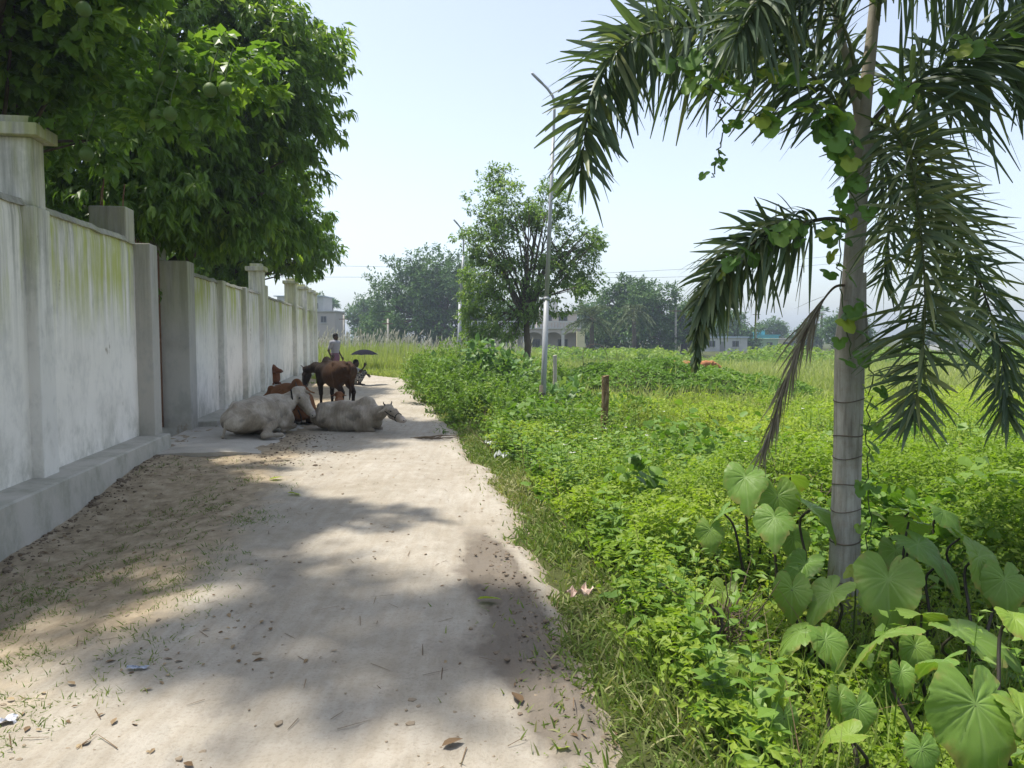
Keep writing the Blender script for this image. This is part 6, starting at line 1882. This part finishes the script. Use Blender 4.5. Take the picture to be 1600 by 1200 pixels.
# ------------------------------------------------------------------ poles and wires
def upole(label, px, pyt, Y):
    a = at(px, pyt, Y)
    r = empty('utility_pole', (a[0], Y, -.9), label=label, category='utility pole', group='distant utility poles')
    V, F = tube([(0, 0, -.2), (0, 0, a[2] + .9)], [.14, .10], 8); link('shaft', build_mesh('shaft', V, F, smooth=True), M['slab'], r)
    part(r, 'crossarm', M['rust'], -.6, .6, -.13, -.05, a[2] + .3, a[2] + .4)
    return r
upole('thin pole beside the turquoise house', 1182, 486, 120)
upole('thin pole right of the yellow building', 1265, 505, 110)
upole('thin pole in front of the broad horizon tree', 606, 498, 85)
upole('thin pole at the left foot of the broad horizon tree', 537, 492, 100)
upole('thin pole by the smaller tree right of the date palms', 1056, 478, 84)
M['wire'] = plain('dark_wire', (.08, .08, .09), .7, .2)
for lbl, pts in (('upper overhead wire crossing the sky behind the trees', [(-500, 405), (560, 416), (1000, 434), (1300, 412), (1600, 384), (2300, 330)]),
                 ('lower overhead wire crossing the sky behind the trees', [(-500, 424), (560, 433), (1000, 424), (1300, 400), (1600, 362), (2300, 300)])):
    P = spline([at(x_, y_, 62) for x_, y_ in pts], 40)
    V, F = tube(P - P[0], .011, 5)
    o = link('overhead_wire', build_mesh('overhead_wire', V, F), M['wire'], None, label=lbl, category='wire'); o.location = P[0]
for lbl, px in (('utility pole carrying the overhead wires, out at the left', -500), ('utility pole carrying the overhead wires, out at the right', 2300)):
    a = at(px, 405 if px < 0 else 300, 62)
    r = empty('utility_pole', (a[0], 62.2, -.9), label=lbl, category='utility pole', group='distant utility poles')
    V, F = tube([(0, 0, -.2), (0, 0, a[2] + 1.0)], [.16, .11], 8); link('shaft', build_mesh('shaft', V, F, smooth=True), M['slab'], r)

# ------------------------------------------------------------------ litter on the ground
def on_ground(X, Y, lift=.004):
    return np.stack([X, Y, road_z(X, Y) + lift], 1)
n = 1500
Y = 2.1 + 9.5 * rng.random(n) ** 1.15; u_ = -3.0 + 2.4 * rng.random(n) ** 1.15; X = u_ - WK * Y
k = rng.random(n) < sst(.42, .68, fbm(X * 1.3, Y * 1.3, 420)); X, Y = X[k], Y[k]; n = len(X)
P = on_ground(X, Y, .006)
D = rdir(n, -.12, .25)
leaves(P, D, nrm(np.array([0, 0, 1.0]) + rdir(n) * .35), .042 * rng.uniform(.35, 1.4, n), np.clip(rng.normal(.55, .28, n), 0, 1), LEAF_A).obj('leaf_litter', M['dry'], None, label='dry brown leaves strewn over the verge below the wall', category='dry leaves', kind='stuff')
n = 240
Y = 2.1 + 18 * rng.random(n) ** 1.6; u_ = np.where(rng.random(n) < .55, rng.normal(.8, .22, n), rng.uniform(-1.2, 1.1, n)); u_ = np.minimum(u_, 1.2); X = u_ - WK * Y
k = rng.random(n) < sst(.40, .62, fbm(X * 1.6, Y * 1.6, 424)); X, Y = X[k], Y[k]; n = len(X)
P = on_ground(X, Y, .006)
leaves(P, rdir(n, -.1, .25), nrm(np.array([0, 0, 1.0]) + rdir(n) * .4), .03 * rng.uniform(.35, 1.5, n), np.clip(rng.normal(.5, .3, n), 0, 1), LEAF_A).obj('leaf_litter', M['dry'], None, label='scattered dry leaf scraps on the dirt track', category='dry leaves', kind='stuff')
n = 260
Y = 2.1 + 12 * rng.random(n) ** 1.4; u_ = rng.uniform(-2.9, 1.1, n); X = u_ - WK * Y
P = on_ground(X, Y, .006); D = rdir(n, -.02, .06)
ribbons(P, D, rng.uniform(.04, .16, n), .004, .02, rng.random(n) * .6, (1, 1, .6), np.cross(D, [0, 0, 1.0])).obj('twig_litter', M['dry'], None, label='short broken twigs and straw on the track', category='twigs', kind='stuff')
# clods and pebbles
ico = bmesh.new(); bmesh.ops.create_icosphere(ico, subdivisions=1, radius=1.0)
IV = np.array([v.co[:] for v in ico.verts]); IF = np.array([[v.index for v in f.verts] for f in ico.faces]); ico.free()
IV = IV * (.8 + .4 * np.random.default_rng(4).random((len(IV), 1)))
def clods(name, label, mat, n, Yf, uf, size):
    Y = Yf(n); u_ = uf(n, Y); X = u_ - WK * Y
    P = on_ground(X, Y, 0)
    s = size * rng.lognormal(0, .55, n)
    a = rng.uniform(0, 6.28, n); sc = np.stack([s, s * rng.uniform(.6, 1, n), s * rng.uniform(.4, .7, n)], 1)
    Q = IV[None] * sc[:, None]
    c, si = np.cos(a)[:, None], np.sin(a)[:, None]
    Vv = np.stack([Q[..., 0] * c - Q[..., 1] * si, Q[..., 0] * si + Q[..., 1] * c, Q[..., 2]], -1) + P[:, None]
    F = (IF[None] + (np.arange(n) * len(IV))[:, None, None]).reshape(-1, 3)
    link(name, build_mesh(name, Vv.reshape(-1, 3), [F]), mat, None, label=label, category='clods', kind='stuff')
M['clod'] = plain('dry_clod', (.27, .22, .16), .95, .1, .35, 30, .3)
M['dampclod'] = plain('dark_clod', (.17, .135, .10), .95, .1, .35, 30, .3)
clods('clods', 'pale pebbles and crumbs of dry earth on the track', M['clod'], 1100, lambda n: 2 + 14 * rng.random(n) ** 1.5, lambda n, Y: rng.uniform(-2.9, 1.15, n), .006)
clods('clods', 'dark churned clods in the right rut', M['dampclod'], 500, lambda n: 2.9 + 3.0 * rng.random(n), lambda n, Y: rng.normal(.74, .1, n), .0065)
clods('clods', 'earth rubble at the foot of the near plinth', M['dampclod'], 550, lambda n: 4.5 + 6 * rng.random(n), lambda n, Y: -3.0 + .3 * rng.random(n) ** 2, .010)
clods('clods', 'loose dirt beside the lying cattle', M['dampclod'], 350, lambda n: rng.uniform(9.2, 12.2, n), lambda n, Y: rng.normal(-1.35, .28, n), .010)

# single pieces: wrappers, bags, big leaves, a fallen branch
def scrap(name, label, px, py, size, c, cat, cr=.35, asp=.6, z=None, Y=None, rough=.5, group=None):
    p = G(px, py, 0.0) if Y is None else at(px, py, Y)
    if Y is None:
        for _ in range(3): p = G(px, py, float(road_z(p[0], p[1])[0]))
    r_ = np.random.default_rng(int(px * 7 + py))
    n = 9
    g_ = np.linspace(-.5, .5, n); A, B = np.meshgrid(g_, g_ * asp)
    zz_ = cr * size * (r_.random((n, n)) * .5 + .25 * np.sin(A * 9 + r_.random() * 6) * np.cos(B * 11)) 
    Vv = np.stack([A * size + r_.normal(0, .03 * size, (n, n)), B * size + r_.normal(0, .03 * size, (n, n)), zz_ + .012], -1).reshape(-1, 3)
    i = np.arange(n - 1)[:, None] * n; j = np.arange(n - 1)[None]
    key = 'scrap_' + str(tuple(c))
    if key not in M: M[key] = plain('plastic_scrap', c, rough, .4, .15, 12)
    o = link(name, build_mesh(name, Vv, [np.stack([i + j, i + j + 1, i + n + j + 1, i + n + j], -1).reshape(-1, 4)]), M[key], None, label=label, category=cat)
    if group: o['group'] = group
    o.location = p; o.rotation_euler = (0, 0, r_.uniform(-1, 1))
    return o
scrap('wrapper', 'small blue-grey wrapper on the left side of the track', 215, 1047, .10, (.30, .34, .42), 'wrapper', .15, .3)
scrap('plastic_scrap', 'pale plastic scrap at the bottom left edge', 8, 1131, .09, (.55, .56, .60), 'plastic scrap', .3)
scrap('crumpled_paper', 'crumpled pinkish paper in the verge grass beside the track', 905, 932, .15, (.66, .50, .40), 'paper', .5, .6, Y=4.35)
for k, (lb, px, py, c, s) in enumerate([('crumpled whitish plastic bag, leftmost of the rubbish', 768, 697, (.60, .62, .60), .22), ('green plastic scrap in the roadside rubbish', 807, 687, (.12, .42, .25), .16), ('pale plastic bag below the green scrap', 810, 708, (.62, .64, .62), .24),
                                       ('orange-red wrapper in the roadside rubbish', 800, 700, (.55, .22, .10), .13), ('grey plastic sheet below the rubbish', 788, 716, (.50, .53, .52), .26), ('whitish bag at the lower end of the rubbish', 830, 727, (.60, .62, .60), .2), ('tan wrapper at the upper left of the rubbish', 776, 689, (.50, .40, .30), .15)]):
    b_ = G(px, py, -.02)
    scrap('rubbish', lb, px, py, s, c, 'rubbish', .55, .7, Y=b_[1] - .05, group='rubbish dumped at the track edge')
def big_leaf(label, px, py, s, tint, az):
    p = G(px, py, 0.0); p[2] = float(road_z(p[0], p[1])[0]) + .012
    mb = leaves(np.zeros((1, 3)), np.array([[math.cos(az), math.sin(az), .25]]), np.array([[.2, .3, 1.0]]), s, tint, LEAF_B)
    o = mb.obj('fallen_leaf', M['dry'] if tint < .9 else M['vine'], None, label=label, category='leaf', group='single fallen leaves'); o.location = p
big_leaf('curled brown-green leaf at the bottom centre of the track', 690, 1180, .09, .35, .5)
big_leaf('yellow-green fallen leaf on the right side of the track', 868, 1176, .06, .97, .2)
big_leaf('reddish leaf in the churned right rut', 815, 1105, .09, .2, 2.0)
big_leaf('green leaf lying below the concrete slab', 420, 755, .16, .98, .6)
big_leaf('yellow leaf on the verge below the concrete slab', 470, 778, .15, .95, 2.8)
big_leaf('long dry leaf on the track beside the rut', 745, 943, .16, .9, -.3)
p = G(655, 686, 0.0); P = [p]
br = MB()
for k in range(9):
    a = rng.uniform(-.4, .4); L = rng.uniform(.25, .6)
    s_ = np.array([rng.uniform(-.2, .2), rng.uniform(-.1, .1), .015]); e_ = s_ + np.array([L * math.cos(a), -L * abs(math.sin(a)) * .8, rng.uniform(0, .05)])
    br.tube([s_, (s_ + e_) / 2 + rng.normal(0, .015, 3), e_], [.012, .009, .004], 5)
o = br.obj('fallen_branch', M['twig'], None, label='dark fallen branch on the track right of the side-on cow', category='branch'); o.location = p

# ------------------------------------------------------------------ hazy air
def haze_mat():
    t = NT('hazy_air')
    v = t.n('ShaderNodeVolumePrincipled', {'Color': (.72, .84, 1.0, 1), 'Density': .0011, 'Anisotropy': .35})
    t.t.links.new(v.outputs[0], t.out.inputs['Volume'])
    return t.m
hz = MB().box(-640, 640, -70, 920, -4, 24).obj('haze', haze_mat(), None, kind='stuff', label='thin pale summer haze over the whole place', category='haze')
